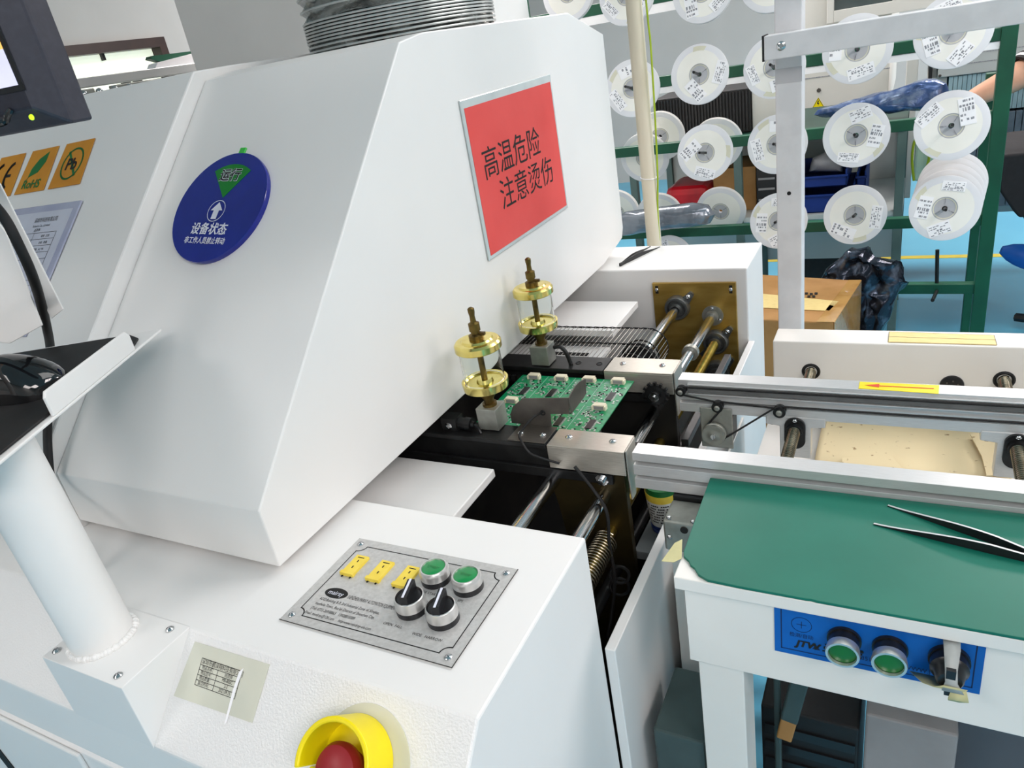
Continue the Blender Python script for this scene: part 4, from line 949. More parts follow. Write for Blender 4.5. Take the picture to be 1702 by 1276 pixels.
for k, (pl_, lab) in enumerate((([(1400, 762), (1480, 757), (1502, 782), (1400, 775)], 'cream card flap curled over the near edge of the widest card'), ([(1612, 722), (1650, 720), (1680, 752), (1672, 790), (1640, 792), (1632, 760)], 'torn cream card piece at the far corner of the tray'))):
    b = B(); zz = 0.756 + 0.004 * k
    b.prism([pz(u, v, zz) for u, v in pl_], (0, 0, 0.0015))
    tag(b.build('card_scrap', CREAM), lab, 'card')
# jar hanging below the front rail
JX, JY, JZ, JS = -0.276, 0.800, 0.7090, 1.12
j = thing('paste_jar', 'small white jar with a yellow band under the front conveyor rail', 'jar', (JX, JY, JZ))
def jl(b, z, pr, **k): return b.lathe((JX, JY, JZ + z * JS), (0, 0, 1), [(h * JS, r * JS) for h, r in pr], 36, **k)
jl(B(), 0, [(0, 0.0165), (0.006, 0.0170), (0.006, 0.0155), (0.010, 0.0155)]).build('base', JARB, j, smooth=True)
b = B(); jl(b, 0.010, [(0, 0.0165), (0.036, 0.0200), (0.037, 0.0200)]); jl(b.m(1), 0.047, [(0, 0.0200), (0.009, 0.0208), (0.010, 0.0208)]); jl(b.m(2), 0.057, [(0, 0.0202), (0.008, 0.0204)])
b.build('label_wrap', [JARW, YELPALE, STKGREEN], j, smooth=True)
b = B()
for k in range(7):
    z = 0.017 + k * 0.0042; r = (0.01668 + (z - 0.010) / 0.036 * 0.0035) * 1.006 * JS
    a0 = -2.3 + 0.07 * (k % 2); a1 = -0.75 - 0.1 * (k % 3)
    for i in range(12):
        if (i * 7 + k * 3) % 5 == 0: continue
        aa, ab = a0 + (a1 - a0) * i / 12, a0 + (a1 - a0) * (i + 0.8) / 12
        b.face([b.bm.verts.new((JX + r * math.cos(t), JY + r * math.sin(t), JZ + zz * JS)) for t, zz in ((aa, z), (ab, z), (ab, z + 0.0018), (aa, z + 0.0018))])
b.build('print', INK, j)

# ================================================================ under the bench
def boxthing(name, label, cat, x0, x1, y0, y1, z0, z1, m, bevel=0.003, group=None, rot=0):
    c = V(((x0 + x1) / 2, (y0 + y1) / 2, z0)); mx = M4.Translation(c) @ M4.Rotation(math.radians(rot), 4, 'Z') @ M4.Translation(-c)
    return tag(B().box(x0, x1, y0, y1, z0, z1, mx).build(name, m, bevel=bevel, origin=c), label, cat, group)
o = boxthing('storage_crate', 'black slotted crate in the dark under the bench', 'crate', -0.135, -0.018, 0.70, 1.02, 0.0, 0.52, BLACK)
b = B()
for k in range(14): b.box(-0.130, -0.022, 0.697, 0.6995, 0.06 + k * 0.032, 0.075 + k * 0.032)
r_ = b.build('slot_rib', BLACKP); r_.parent = o; r_.location = -o.location
boxthing('leaning_board', 'scuffed pale grey board standing under the bench beside the black crate', 'board', -0.012, 0.085, 0.70, 0.73, 0.0, 0.55, GREYBOX)
boxthing('cabinet_box', 'dark grey cabinet standing under the bench behind the pale board', 'cabinet', 0.088, 0.62, 0.76, 1.05, 0.0, 0.60, mat('dark_grey_cabinet', (92, 94, 100), 0.5, vary=(6, (84, 86, 92), 0.4, 0.7)))
boxthing('power_box', 'dark teal metal box with a worn white lid edge behind the bench leg', 'box', -0.232, -0.172, 0.56, 0.66, 0.0, 0.60, DGREEN)
boxthing('plastic_pipe_rail', 'dark green upright rail under the bench beside the leg', 'rail', -0.112, -0.104, 0.66, 0.668, 0.0, 0.741, DGREEN, 0.002)
o = thing('taped_wood_block', 'small wood block bound with tape hanging under the bench', 'wood block', (-0.095, 0.655, 0.56))
mx = M4.Translation((-0.093, 0.655, 0.565)) @ M4.Rotation(math.radians(10), 4, 'Y')
B().box(-0.009, 0.009, -0.008, 0.008, -0.035, 0.018, mx).build('block', CARD, o, bevel=0.002)
B().box(-0.0098, 0.0098, -0.0088, 0.0088, 0.000, 0.176, mx).build('tape_wrap', DGREEN, o, bevel=0.002)
for k, (dx, dr_) in enumerate(((0, 0), (0.012, 0.008))):
    b = B(); b.tube([(-0.185 + dx, 0.535, 0.30), (-0.195 + dx, 0.530, 0.42), (-0.190 + dx, 0.528, 0.50 - dr_), (-0.178 + dx, 0.530, 0.535 - dr_), (-0.165 + dx, 0.535, 0.52 - dr_), (-0.160 + dx, 0.538, 0.45)], 0.0028, 8, 8)
    tag(b.build('white_cable', LABELW, smooth=True), ('white cable making the wider loop beside the bench leg', 'white cable making the tighter loop against the bench leg')[k], 'cable', 'white cables by the bench leg')

# ================================================================ operator stand at the front console
OS = thing('operator_stand', 'white welded stand carrying a tray, bolted to the oven console', 'stand', (-0.645, 0.266, 0.90))
b = B(); b.prism([(-0.704, 0.2275, 0.9015), (-0.704, 0.3040, 0.9015), (-0.704, 0.3040, 0.9000), (-0.704, 0.2275, 0.8240)], (0.1195, 0, 0))
br = b.build('base_bracket', WHITE, OS, bevel=0.0022)
for x, y in ((-0.695, 0.2375), (-0.6005, 0.2365), (-0.6015, 0.2945)):
    screw(B(), (x, y, 0.9015), (0, 0, 1), 0.0042, 0.0028).build('bolt', CHROME, br, smooth=True)
PX, PY = -0.6640, 0.2660
B().cyl((PX, PY, 0.9), (PX - 0.024, PY + 0.006, 1.122), 0.0285, 40).build('pole', WHITE, OS, smooth=True)
b = B(); n = 60
rng = random.Random(5)
for k in range(n):
    a = 2 * math.pi * k / n; b.ball((PX + 0.0295 * math.cos(a), PY + 0.0295 * math.sin(a), 0.9025), 0.0026 + 0.0014 * rng.random(), 8)
b.build('weld_bead', WHITE, OS, smooth=True)
TA = V((-0.740, 0.497, 1.122)); t1, t2 = V((0.447, -0.894, 0)), V((-0.894, -0.447, 0))
TM = M4(((t1.x, t2.x, 0, TA.x), (t1.y, t2.y, 0, TA.y), (0, 0, 1, TA.z), (0, 0, 0, 1)))   # x along the near edge, y into the tray
b = B(); slab(b, TM, rect(0, 0.32, 0, 0.20), 0, 0.003)
tr = b.build('tray', WHITE, OS, bevel=0.001)
b = B(); slab(b, TM @ M4.Rotation(math.radians(90), 4, 'X'), [(0.062, 0.003), (0.214, 0.003), (0.214, 0.021), (0.210, 0.026), (0.068, 0.026), (0.062, 0.020)], -0.003, 0.0)
b.build('tray_lip', WHITE, tr, bevel=0.001)
b = B(); slab(b, TM, rect(0.01, 0.31, 0.197, 0.20), 0.003, 0.03); b.build('tray_lip', WHITE, tr, bevel=0.001)
b = B(); pm = TM.to_3x3()
b.tube([TM @ V((0.29, 0.16, 0)), TM @ V((0.29, 0.16, 0.10)), TM @ V((0.21, 0.19, 0.25)), TM @ V((0.14, 0.18, 0.31))], 0.014, 14, 6)
b.build('monitor_arm', WHITE, OS, smooth=True)
def quad3(name, pts, dep, th, par, m, nrm=V((0.62, -0.78, 0.08))):
    nrm = nrm.normalized(); p0 = EYE + sight(*pts[1]) * dep; P = [on_plane(u, v, p0, nrm) for u, v in pts]
    b = B(); b.prism(P, nrm * th); return b.build(name, m, par, bevel=0.0006)
quad3('side_plate', [(-40, 250), (0, 306), (105, 514), (85, 530), (14, 392), (-40, 330)], 0.72, -0.003, OS, WHITE)
quad3('side_plate', [(-60, 300), (9, 385), (70, 541), (16, 571), (-60, 560)], 0.71, -0.003, OS, WHITE)
# mat, mouse, cable, monitor
b = B(); slab(b, TM, [(0.030, 0.012), (0.052, 0.006), (0.31, 0.006), (0.31, 0.19), (0.016, 0.19), (0.012, 0.18), (0.013, 0.03)], 0.0032, 0.006)
tag(b.build('mouse_mat', BLACK, bevel=0.001), 'black rubber mat covering the white tray of the stand', 'mat')
b = B(); n1, n2 = 20, 20
mc_ = TM @ V((0.150, 0.080, 0.0062)); MX = M4.Translation(mc_) @ M4.Rotation(math.radians(205), 4, 'Z'); g = []
for i in range(n1 + 1):
    t = i / n1; row = []
    L = -0.056 + 0.112 * t
    prof_ = max(0.0, 1 - abs(2 * t - 1) ** 3.2) ** 0.5
    wd = 0.033 * prof_ * (0.9 + 0.12 * math.cos(2 * math.pi * t)); ht = 0.040 * max(0, math.sin(math.pi * min(1, t * 0.92 + 0.06))) ** 0.75
    for k in range(n2 + 1):
        a = math.pi * k / n2
        row.append(b.bm.verts.new(MX @ V((L, wd * math.cos(a), ht * math.sin(a) ** 0.8))))
    g.append(row)
for i in range(n1):
    for k in range(n2): b.face([g[i][k], g[i][k + 1], g[i + 1][k + 1], g[i + 1][k]])
bmesh.ops.remove_doubles(b.bm, verts=b.bm.verts, dist=0.0002)
ms = thing('computer_mouse', 'glossy black computer mouse on the white tray', 'mouse', mc_)
b.build('shell', GLOSSBLACK, ms, smooth=True)
b = B(); b.cyl(MX @ V((0.030, -0.004, 0.034)), MX @ V((0.030, 0.004, 0.034)), 0.010, 18); b.build('scroll_wheel', BLACK, ms, smooth=True)
def at(u, v, d): return EYE + sight(u, v) * d
b = B(); b.tube([at(-60, 290, .62), at(0, 352, .655), at(30, 405, .672), at(58, 470, .71), at(78, 545, .81), at(84, 590, .865), at(81, 660, .865), at(79, 730, .86), at(84, 800, .85), at(90, 840, .82), at(110, 890, .80), pz(135, 960, 0.906), pz(150, 975, 0.902)], 0.0048, 10, 8)
tag(b.build('black_cable', BLACK, smooth=True), 'thick black cable hanging behind the white tray of the stand', 'cable')
MP = at(120, 205, .55); mx_, mn = V((0.98, 0.2, 0)).normalized(), V((0.2, -0.98, 0.0)).normalized()
MN = frame(MP, mx_, mn)                                  # x to the edge, y up, z towards the operator
mo = thing('monitor', 'charcoal monitor on the operator stand with a lit screen', 'monitor', MP)
b = B()
def ringp(i, z): return [MN @ V(p) for p in ((-0.36 + i, i, z), (-i, i, z), (-i, 0.28 - i, z), (-0.36 + i, 0.28 - i, z))]
ra, rb, rc = ringp(0, 0), ringp(0.0145, 0.016), ringp(0, -0.022)
vs = [[b.bm.verts.new(p) for p in r] for r in (rc, ra, rb)]
for r0, r1 in zip(vs, vs[1:]):
    for k in range(4): b.face([r0[k], r0[(k + 1) % 4], r1[(k + 1) % 4], r1[k]])
b.face(vs[0][::-1])
b.m(1).face(vs[2])
b.build('case', [MON, MOND], mo, bevel=0.002)
def on_m(u, v): p = MN.inverted() @ on_plane(u, v, MN @ V((0, 0, 0.0165)), mn); return p.x, p.y
sx, sy = on_m(31, 141)
b = B(); slab(b, MN, rect(-0.33, sx, sy, 0.25), 0.0161, 0.0168); slab(b, MN, rect(-0.33, sx, sy, sy + 0.022), 0.0168, 0.0172)
for f in b.bm.faces: f.material_index = 0
b2 = B(); slab(b2, MN, rect(-0.33, sx, sy + 0.024, 0.25), 0.0168, 0.0171); slab(b2.m(1), MN, rect(-0.33, sx, sy, sy + 0.024), 0.0168, 0.0171)
b.bm.free()
b2.build('screen', [SCRO, SCRW], mo)
b = B(); slab(b, MN, rect(-0.334, sx + 0.004, sy - 0.004, 0.254), 0.0160, 0.0166); b.build('inner_bezel', BLACKP, mo)
lx, ly = on_m(52, 195); b = B(); b.lathe(MN @ V((lx, ly, 0.016)), mn, [(0, 0.0022), (0.001, 0.0018)], 14); b.build('power_light', LEDG, mo, smooth=True)
hx, hy = on_m(0, 203); b = B(); b.tube([MN @ V((hx - 0.03, hy - 0.002, 0.017)), MN @ V((hx + 0.004, hy - 0.001, 0.018)), MN @ V((hx + 0.011, hy + 0.003, 0.018)), MN @ V((hx + 0.015, hy + 0.007, 0.016))], 0.0022, 8, 6); b.build('pull_handle', GLOSSBLACK, mo, smooth=True)

# ================================================================ drain pipe and wire behind the rear console
yp = 1.575
a_, c_ = py(1058, 60, yp), py(1071, 395, yp)
pp = thing('pvc_pipe', 'grimy cream plastic pipe standing behind the console', 'pipe', (a_.x, yp, 0))
B().cyl((a_.x, yp, 0), (a_.x, yp, 2.7), 0.0162, 30).build('pipe_wall', PVC, pp, smooth=True)
c = py(1066, 296, yp); b = B(); b.torus((a_.x, yp, c.z), (0.12, 0, 1), 0.0172, 0.0008, 30, 6); b.build('cable_tie', LABELW, pp, smooth=True)
b = B(); w0 = a_.x + 0.0165
b.tube([(w0 - 0.002, yp - 0.004, 2.6), (w0 - 0.001, yp - 0.004, 1.9), py(1074, 4, yp - 0.004), py(1081, 70, yp - 0.004), py(1089, 200, yp - 0.004), py(1093, 290, yp - 0.004), py(1096, 400, yp - 0.004), (w0 + 0.002, yp, 0.5)], 0.0021, 8, 6)
tag(b.build('earth_wire', LIME, smooth=True), 'lime earth wire tied along the cream pipe', 'wire')

# ================================================================ green rack of component reels
YB = 2.62
RK = thing('reel_rack', 'dark green steel rack with long pegs for component reels', 'rack', (-0.45, YB, 0))
def bar(name, x0, x1, z, y=YB, h=0.034): return B().box(x0, x1, y - 0.015, y + 0.015, z - h / 2, z + h / 2).build(name, GREENP, RK, bevel=0.002)
xl, xr = py(868, 15, YB).x, 0.2185
for x in (xl, xr): B().box(x - 0.02, x + 0.02, YB - 0.02, YB + 0.02, 0, 1.185 if x > 0 else 1.75).build('post', GREENP, RK, bevel=0.002)
for x in (xl, xr): B().box(x - 0.02, x + 0.02, YB + 0.36, YB + 0.40, 0, 1.0).build('post', GREENP, RK, bevel=0.002)
ZB = [py(960, 22, YB).z, py(1230, 117, YB).z, py(1240, 233, YB).z, py(1440, 372, YB).z, py(1560, 478, YB).z]
for k, z in enumerate(ZB): bar('crossbar', xl, xr if k else 0.21, z)
b = B(); b.box(xl, xr, YB - 0.012, YB + 0.012, ZB[1] - 0.037, ZB[1] - 0.018); b.build('white_strip', LABELW, RK)
b = B(); b.box(xl, xr, YB - 0.012, YB + 0.012, ZB[0] - 0.045, ZB[0] - 0.018); b.build('white_strip', LABELW, RK)
b = B()
b.tube([py(838, 40, YB - 0.02), py(846, -60, YB - 0.02)], 0.008, 8); b.tube([py(855, 36, YB - 0.02), py(864, 15, YB - 0.02), py(872, 36, YB - 0.02)], 0.006, 8); b.tube([py(864, 15, YB - 0.02), py(858, -50, YB - 0.02)], 0.006, 8)
b.build('wire_brace', ZINC, RK, smooth=True)
# one reel, built around its own axis: faces -y
def make_reel(name='component_reel', r=0.089, w=0.014, hub=0.030, tape=0.080, seed=0, labels=((-0.30, 0.055, 0.058, 0.026, 12), (0.046, 0.012, 0.032, 0.058, -20))):
    root = thing(name, None, None, (0, 0, 0))
    def disc(y):
        b = B(); b.lathe((0, y, 0), (0, -1, 0), [(0, r), (0.0004, r * 1.004), (0.0012, r * 1.004), (0.0016, r * 0.985), (0.0016, r * 0.80)], 56, caps=False)
        b.m(1).lathe((0, y, 0), (0, -1, 0), [(0.0016, r * 0.80), (0.0016, r * 0.36), (0.0, r * 0.36), (0, r)], 56, caps=False); return b
    disc(w / 2).build('flange', [REELW, REELIN], root, smooth=True); disc(-w / 2).build('flange', [REELW, REELIN], root, smooth=True)
    b = B(); b.lathe((0, w / 2, 0), (0, -1, 0), [(0, tape), (w, tape), (w, r * 0.3), (0, r * 0.3)], 44, caps=False); b.build('tape', REELC, root, smooth=True)
    b = B(); b.lathe((0, w / 2, 0), (0, -1, 0), [(0, r * 0.36), (w + 0.0006, r * 0.36), (w + 0.0006, r * 0.33), (w - 0.001, r * 0.32), (w - 0.001, 0.007), (0, 0.007)], 36, caps=False)
    mx = frame((0, -w / 2 - 0.0004, 0), (1, 0, 0), (0, -1, 0))
    for k in range(3):
        a = math.radians(30 + 120 * k); b.m(1); line(b, mx, (0.012 * math.cos(a), 0.012 * math.sin(a)), (0.027 * math.cos(a), 0.027 * math.sin(a)), 0.0024, 0.0002)
    b.build('hub', [HUBG, GREYINK], root, smooth=True)
    fx = frame((0, -w / 2 - 0.0017, 0), (1, 0, 0), (0, -1, 0))
    b = B()
    rg = random.Random(seed)
    for k in range(1 if labels else 0):
        a = math.radians(rg.uniform(190, 330) - 95 * k); pts = circ(0, 0, r * 0.93, 8, a - 0.28, a + 0.28) + circ(0, 0, r * 0.78, 8, a + 0.28, a - 0.28)
        flat(b, fx, pts, 0.0001)
    if labels: b.build('flange_window', REELC, root)
    for (lx, ly, lw, lh, la) in labels:
        lm = fx @ M4.Translation((lx if abs(lx) < 0.1 else lx * 0.1, ly, 0)) @ M4.Rotation(math.radians(la), 4, 'Z')
        lw *= 1.15; lh *= 1.2
        b = B(); slab(b, lm, rect(-lw / 2, lw / 2, -lh / 2, lh / 2), 0.0002, 0.0008); b.m(1)
        for k in range(5):
            yy = lh / 2 - lh * (k + 0.8) / 5.8
            x = -lw * 0.44
            while x < lw * 0.42:
                dx = rg.uniform(0.002, 0.008)
                if rg.random() < 0.72: flat(b, lm, rect(x, min(x + dx, lw * 0.44), yy, yy + lh * (0.08 if k != 2 else 0.14)), 0.0010)
                x += dx + rg.uniform(0.001, 0.004)
        b.build('label', [LABELW, GREYINK], root)
    return root
PROTO = [make_reel(seed=1), make_reel(seed=2, labels=((0.010, 0.056, 0.050, 0.028, 20), (0.052, -0.006, 0.030, 0.052, -14), (-0.018, -0.060, 0.050, 0.022, -8))), make_reel(seed=3, labels=((-0.056, 0.004, 0.028, 0.060, 8), (0.022, -0.056, 0.060, 0.026, 24))), make_reel(seed=4, labels=())]
used = set()
def peg(x, z, y0, y1, tilt=0.20):
    B().cyl((x, y0, z), (x, y1, z + tilt * (y0 - y1)), 0.0042, 12).build('peg', BLACKAN, RK, smooth=True)
def place_reel(k, u, v, y, label, yaw=0.0, pitch=9, spin=0, with_peg=True, scale=1.0, peglen=0.075):
    p = py(u, v, y)
    if k in used: o = copy_tree(PROTO[k])
    else: o = PROTO[k]; used.add(k)
    o.location = p; o.rotation_mode = 'XYZ'
    o.matrix_world = M4.Translation(p) @ M4.Rotation(math.radians(yaw), 4, 'Z') @ M4.Rotation(math.radians(-pitch), 4, 'X') @ M4.Rotation(math.radians(spin), 4, 'Y') @ M4.Scale(scale, 4)
    tag(o, label, 'component reel', 'component reels on the green rack')
    if with_peg: peg(p.x, p.z + 0.2 * (y - YB) * -0 - 0.2 * (YB - y), YB, y - peglen)
    return o
F = 2.50
rows = [
 (1, 1042, -8, F, 'white reel at the top of the rack, crossed by the cream pipe', 0, 10, 40),
 (0, 1168, -14, F, 'white reel on the topmost bar, first one clear of the cream pipe', 0, 12, 150),
 (2, 1282, -34, F, 'white reel on the topmost bar beside the white aluminium post', 0, 12, 200),
 (2, 1052, 147, F, 'reel hanging partly behind the cream pipe, level with the notice', 6, 9, 80),
 (0, 1163, 124, F, 'reel on the second bar between the cream pipe and the white post', 2, 9, 120),
 (1, 1287, 112, F, 'reel half hidden by the white post on the second bar', 2, 9, 60),
 (2, 1425, 82, 2.40, 'reel under the white beam, nearest the white post', 0, 9, 10),
 (1, 1584, 52, 2.34, 'big reel under the white beam, nearest the green rack post', 0, 9, 150),
 (0, 1172, 254, F, 'labelled reel in front of a plain one on the third bar', 4, 9, 210),
 (2, 1292, 240, F, 'reel half hidden by the white post on the third bar', 2, 9, 100),
 (1, 1423, 225, 2.42, 'reel with square codes on the third bar beyond the white post', 0, 9, 0),
 (0, 1581, 209, 2.36, 'reel with a blue mark in front of the bare forearm', 0, 9, 330),
 (1, 1294, 367, F, 'reel half hidden by the white post on the lowest reel bar', 0, 9, 170),
 (2, 1421, 357, 2.46, 'reel above the dark crumpled bag', 0, 9, 300),
]
for r in rows: place_reel(*r)
# the long stack of reels on one peg
for k, (du, dv) in enumerate(((0, 0), (3, -10), (6, -20), (9, -30), (12, -40))):
    place_reel(1 if k == 0 else 3, 1570 + du, 346 + dv, 2.36 + 0.030 * k, ('front reel of the long stack on the lowest reel bar', 'plain reel second in the long stack, behind its labelled front', 'plain reel in the middle of the long stack', 'plain reel fourth in the long stack', 'rearmost plain reel of the long stack')[k], 0, 9, 180, k == 0)
# reels hung on the far side of the rack
for k, (u, v, y, lab) in enumerate(((1072, 262, 2.68, 'plain cream reel behind the pipe on the third bar'), (1098, 226, 2.74, 'plain white reel above the cream one behind the pipe'), (1192, 238, 2.72, 'plain white reel behind a labelled one on the third bar'), (1198, 350, 2.70, 'plain white reel over the silvery bag'), (1097, 358, 2.72, 'plain reel partly behind the pipe, above the silvery bag'), (1026, 352, 2.72, 'plain reel showing beside the hood edge and the pipe'), (1112, 432, 2.55, 'reel top peeping over the console behind the pipe'), (945, -12, 2.52, 'beige reel above the hood corner'))):
    place_reel(3 if k != 6 else 0, u, v, y, lab, 0, 9 if k > 5 else -9, 0, k > 5)
p0 = py(1555, 490, 2.56); B().cyl(py(1558, 415, YB), py(1557, 470, YB), 0.006, 12).build('peg', BLACKAN, RK, smooth=True); B().cyl(py(1557, 484, YB - 0.02), py(1550, 499, YB - 0.12), 0.0055, 12).build('peg', BLACKAN, RK, smooth=True)

# ================================================================ things behind and below the rack
YT = 3.0
wt = thing('work_table', 'dark green work table with a lower shelf behind the rack', 'table', (-0.55, 3.25, 0))
x0, x1 = -1.05, -0.02
B().box(x0, x1, YT, YT + 0.6, 0.845, 0.875).build('table_top', mat('dark_green_table', (28, 62, 52), 0.4, vary=(10, (24, 54, 46), 0.4, 0.7)), wt, bevel=0.002)
B().box(x0, x1, YT + 0.02, YT + 0.6, 0.535, 0.555).build('lower_shelf', MACHG, wt, bevel=0.002)
B().box(x0, x1, YT + 0.57, YT + 0.6, 0.2, 0.845).build('back_panel', MACHG, wt)
for x in (x0, -0.62, x1 - 0.03):
    for y in (YT + 0.01, YT + 0.55): B().box(x, x + 0.03, y, y + 0.03, 0, 0.845).build('leg', mat('grey_green_leg', (84, 104, 100), 0.5, vary=(10, (74, 94, 90), 0.4, 0.7)) if 'grey_green_leg' not in bpy.data.materials else bpy.data.materials['grey_green_leg'], wt, bevel=0.002)
def bgbox(name, label, cat, u0, v0, u1, v1, y, dep, m, bevel=0.003, zbase=None, group=None):
    a, c = py(u0, v1, y), py(u1, v0, y); zb = a.z if zbase is None else zbase
    return boxthing(name, label, cat, a.x, c.x, y, y + dep, zb, c.z, m, bevel, group)
mg = bgbox('board_magazine', 'black slotted board magazine on the green table', 'magazine', 1088, 146, 1246, 200, 3.1, 0.3, BLACK, zbase=0.8755)
b = B(); a, c = py(1090, 195, 3.098), py(1244, 150, 3.098)
for k in range(30):
    x = a.x + (c.x - a.x) * (k + 0.15) / 30; b.box(x, x + (c.x - a.x) / 60, 3.094, 3.0985, 0.885, c.z)
r_ = b.build('slot_rib', BLACKP, None); r_.parent = mg; r_.location = -mg.location
bgbox('white_carton', 'plain white carton beside the black slotted magazine', 'carton', 1250, 140, 1296, 190, 3.12, 0.22, MACHW, zbase=0.8755)
bgbox('red_plastic_roll', 'bright red plastic bundle on the shelf under the table', 'bundle', 1106, 309, 1176, 352, 3.06, 0.25, REDCL, 0.03, zbase=0.5555)
bgbox('brown_carton', 'brown carton standing on the shelf behind a plain reel', 'carton', 1188, 276, 1256, 360, 3.14, 0.25, CARD, zbase=0.5555)
bx = bgbox('black_storage_box', 'black box with pale stripes beside the white post, on the shelf', 'box', 1258, 262, 1300, 345, 3.08, 0.3, BLACKP, zbase=0.5555)
a, c = py(1261, 340, 3.077), py(1287, 264, 3.077)
for v in (299, 316, 334):
    zz = py(1270, v, 3.077).z; r_ = B().box(a.x, c.x, 3.077, 3.0795, zz, zz + 0.008).build('pale_stripe', GREYBOX); r_.parent = bx; r_.location = -bx.location
def crate(label, u0, v0, u1, v1, y, zb):
    a, c = py(u0, v1, y), py(u1, v0, y); t = thing('parts_crate', label, 'crate', ((a.x + c.x) / 2, y + 0.12, zb), 'blue parts crates')
    x0, x1, y0, y1, z1 = a.x, c.x, y, y + 0.26, c.z; w_ = 0.006
    b = B(); b.box(x0, x1, y0, y1, zb, zb + w_).box(x0, x1, y0, y0 + w_, zb, z1 - 0.02).box(x0, x1, y1 - w_, y1, zb, z1).box(x0, x0 + w_, y0, y1, zb, z1).box(x1 - w_, x1, y0, y1, zb, z1)
    b.build('body', BLUECR, t, bevel=0.002)
    b = B(); b.box(x0 - 0.004, x1 + 0.004, y0 - 0.006, y0 + 0.004, z1 - 0.026, z1 - 0.018).box(x0 - 0.004, x1 + 0.004, y1 - 0.004, y1 + 0.006, z1 - 0.006, z1 + 0.002)
    b.build('rim', BLUECR, t, bevel=0.002)
    return t
crate('blue parts crate at the bottom of the stack on the shelf', 1322, 312, 1418, 350, 3.04, 0.5555)
crate('blue parts crate on top of the stack, a clear bag inside', 1322, 281, 1408, 312, 3.06, py(1370, 312, 3.05).z)
crate('narrow blue parts crate pushed behind the stack of two', 1422, 284, 1440, 345, 3.16, 0.5555)
def crumple(name, label, cat, pts, y, thick, m, seed, amp=0.02, n=26, tilt=0.0, sub=0):
    """crumpled film: an outline seen at distance y, puffed to a real thickness and creased"""
    P = [py(u, v, y) for u, v in pts]; c = sum(P, V()) / len(P); b = B()
    rings = []
    for k in range(n + 1):
        t = math.pi * k / n; rr = max(0.0, math.sin(t)) ** 0.7; off = -math.cos(t) * thick; row = []
        for i in range(len(P) * 4):
            a, d = P[i // 4], P[(i // 4 + 1) % len(P)]; p = a.lerp(d, (i % 4) / 4)
            q = c + (p - c) * rr + V((0, off, 0)); q.y += tilt * (q.x - c.x)
            nz = NZ.noise(q * 14 + V((seed, 0, 0))) + 0.6 * NZ.noise(q * 33 + V((0, seed, 0)))
            q += V((0.35 * nz, nz, 0.5 * NZ.noise(q * 20 + V((0, 0, seed))))) * amp
            row.append(b.bm.verts.new(q))
        rings.append(row)
    for r0, r1 in zip(rings, rings[1:]):
        L = len(r0)
        for i in range(L): b.face([r0[i], r0[(i + 1) % L], r1[(i + 1) % L], r1[i]])
    bmesh.ops.remove_doubles(b.bm, verts=b.bm.verts, dist=0.0008)
    return tag(b.build(name, m, smooth=True, origin=c, sub=sub), label, cat)
crumple('clear_parts_bag', 'clear crumpled bag lying in the upper blue crate', 'bag', [(1345, 285), (1350, 262), (1372, 252), (1395, 256), (1402, 283)], 3.2, 0.05, mat('cloudy_film', (196, 198, 204), 0.2, vary=(20, (170, 172, 180), 0.4, 0.7), bump=(40, 0.5)), 4, 0.012)
crumple('antistatic_bag', 'blue antistatic bag of parts under the bare forearm', 'bag', [(1353, 192), (1362, 182), (1420, 165), (1480, 150), (1540, 131), (1575, 136), (1584, 175), (1540, 182), (1480, 186), (1420, 190), (1370, 196)], 3.05, 0.05, BAGBLUE, 9, 0.016)
crumple('antistatic_bag', 'long silvery antistatic bag beside the pipe on the lowest reel bar', 'bag', [(1005, 372), (1040, 352), (1100, 343), (1150, 338), (1178, 342), (1189, 356), (1180, 370), (1150, 376), (1090, 382), (1030, 392)], 2.50, 0.045, BAGS, 12, 0.008)
crumple('antistatic_bag', 'dark crumpled antistatic bag behind the brown carton', 'bag', [(1362, 468), (1372, 445), (1400, 428), (1412, 412), (1438, 408), (1458, 426), (1490, 426), (1496, 440), (1512, 468), (1496, 484), (1484, 520), (1470, 548), (1440, 620), (1390, 620), (1380, 520)], 2.505, 0.05, BAGB, 21, 0.036, n=36)
# carton with clear tape behind the console
zc = 0.5
cb = thing('taped_carton', 'brown carton shining with packing tape beside the white post', 'carton', (-0.27, 2.2, 0))
P = [pz(u, v, zc) for u, v in ((1255, 530), (1386, 536), (1431, 466), (1268, 455))]
b = B(); b.prism([(P[0].x, P[0].y, 0.001), (P[1].x, P[1].y, 0.001), (P[2].x, P[2].y, 0.001), (P[3].x - 0.02, P[3].y, 0.001)], (0, 0, zc - 0.001)); b.build('box', CARD, cb, bevel=0.004)
b = B()
e1, e2 = P[1], P[2]
d = (e2 - e1).normalized(); nn = V((d.y, -d.x, 0))
b.prism([e1 + V((-0.045, 0, 0.001)), e1 + V((0.001, 0, 0.001)), e2 + V((0.001, 0, 0.001)), e2 + V((-0.035, 0, 0.001))], (0, 0, 0.0012)); b.prism([e1 + nn * 0.001 + V((0, 0, -0.2)), e1 + nn * 0.001 + V((0, 0, 0.001)), e2 + nn * 0.001 + V((0, 0, 0.001)), e2 + nn * 0.001 + V((0, 0, -0.2))], nn * 0.0012)
b.build('packing_tape', PACKTAPE, cb)
b = B(); b.prism([pz(u, v, zc + 0.001) for u, v in ((1255, 511), (1378, 517), (1394, 501), (1262, 488))], (0, 0, 0.0012)); b.build('cream_label', WOODST, cb)
b = B()
for k, (u, v) in enumerate(((1338, 486), (1346, 487), (1354, 486), (1342, 491), (1350, 491))): b.prism([pz(u + i, v + j, zc + 0.0025) for i, j in ((0, 0), (5, 0), (5, 3), (0, 3))], (0, 0, 0.0006))
b.build('print', INK, cb)
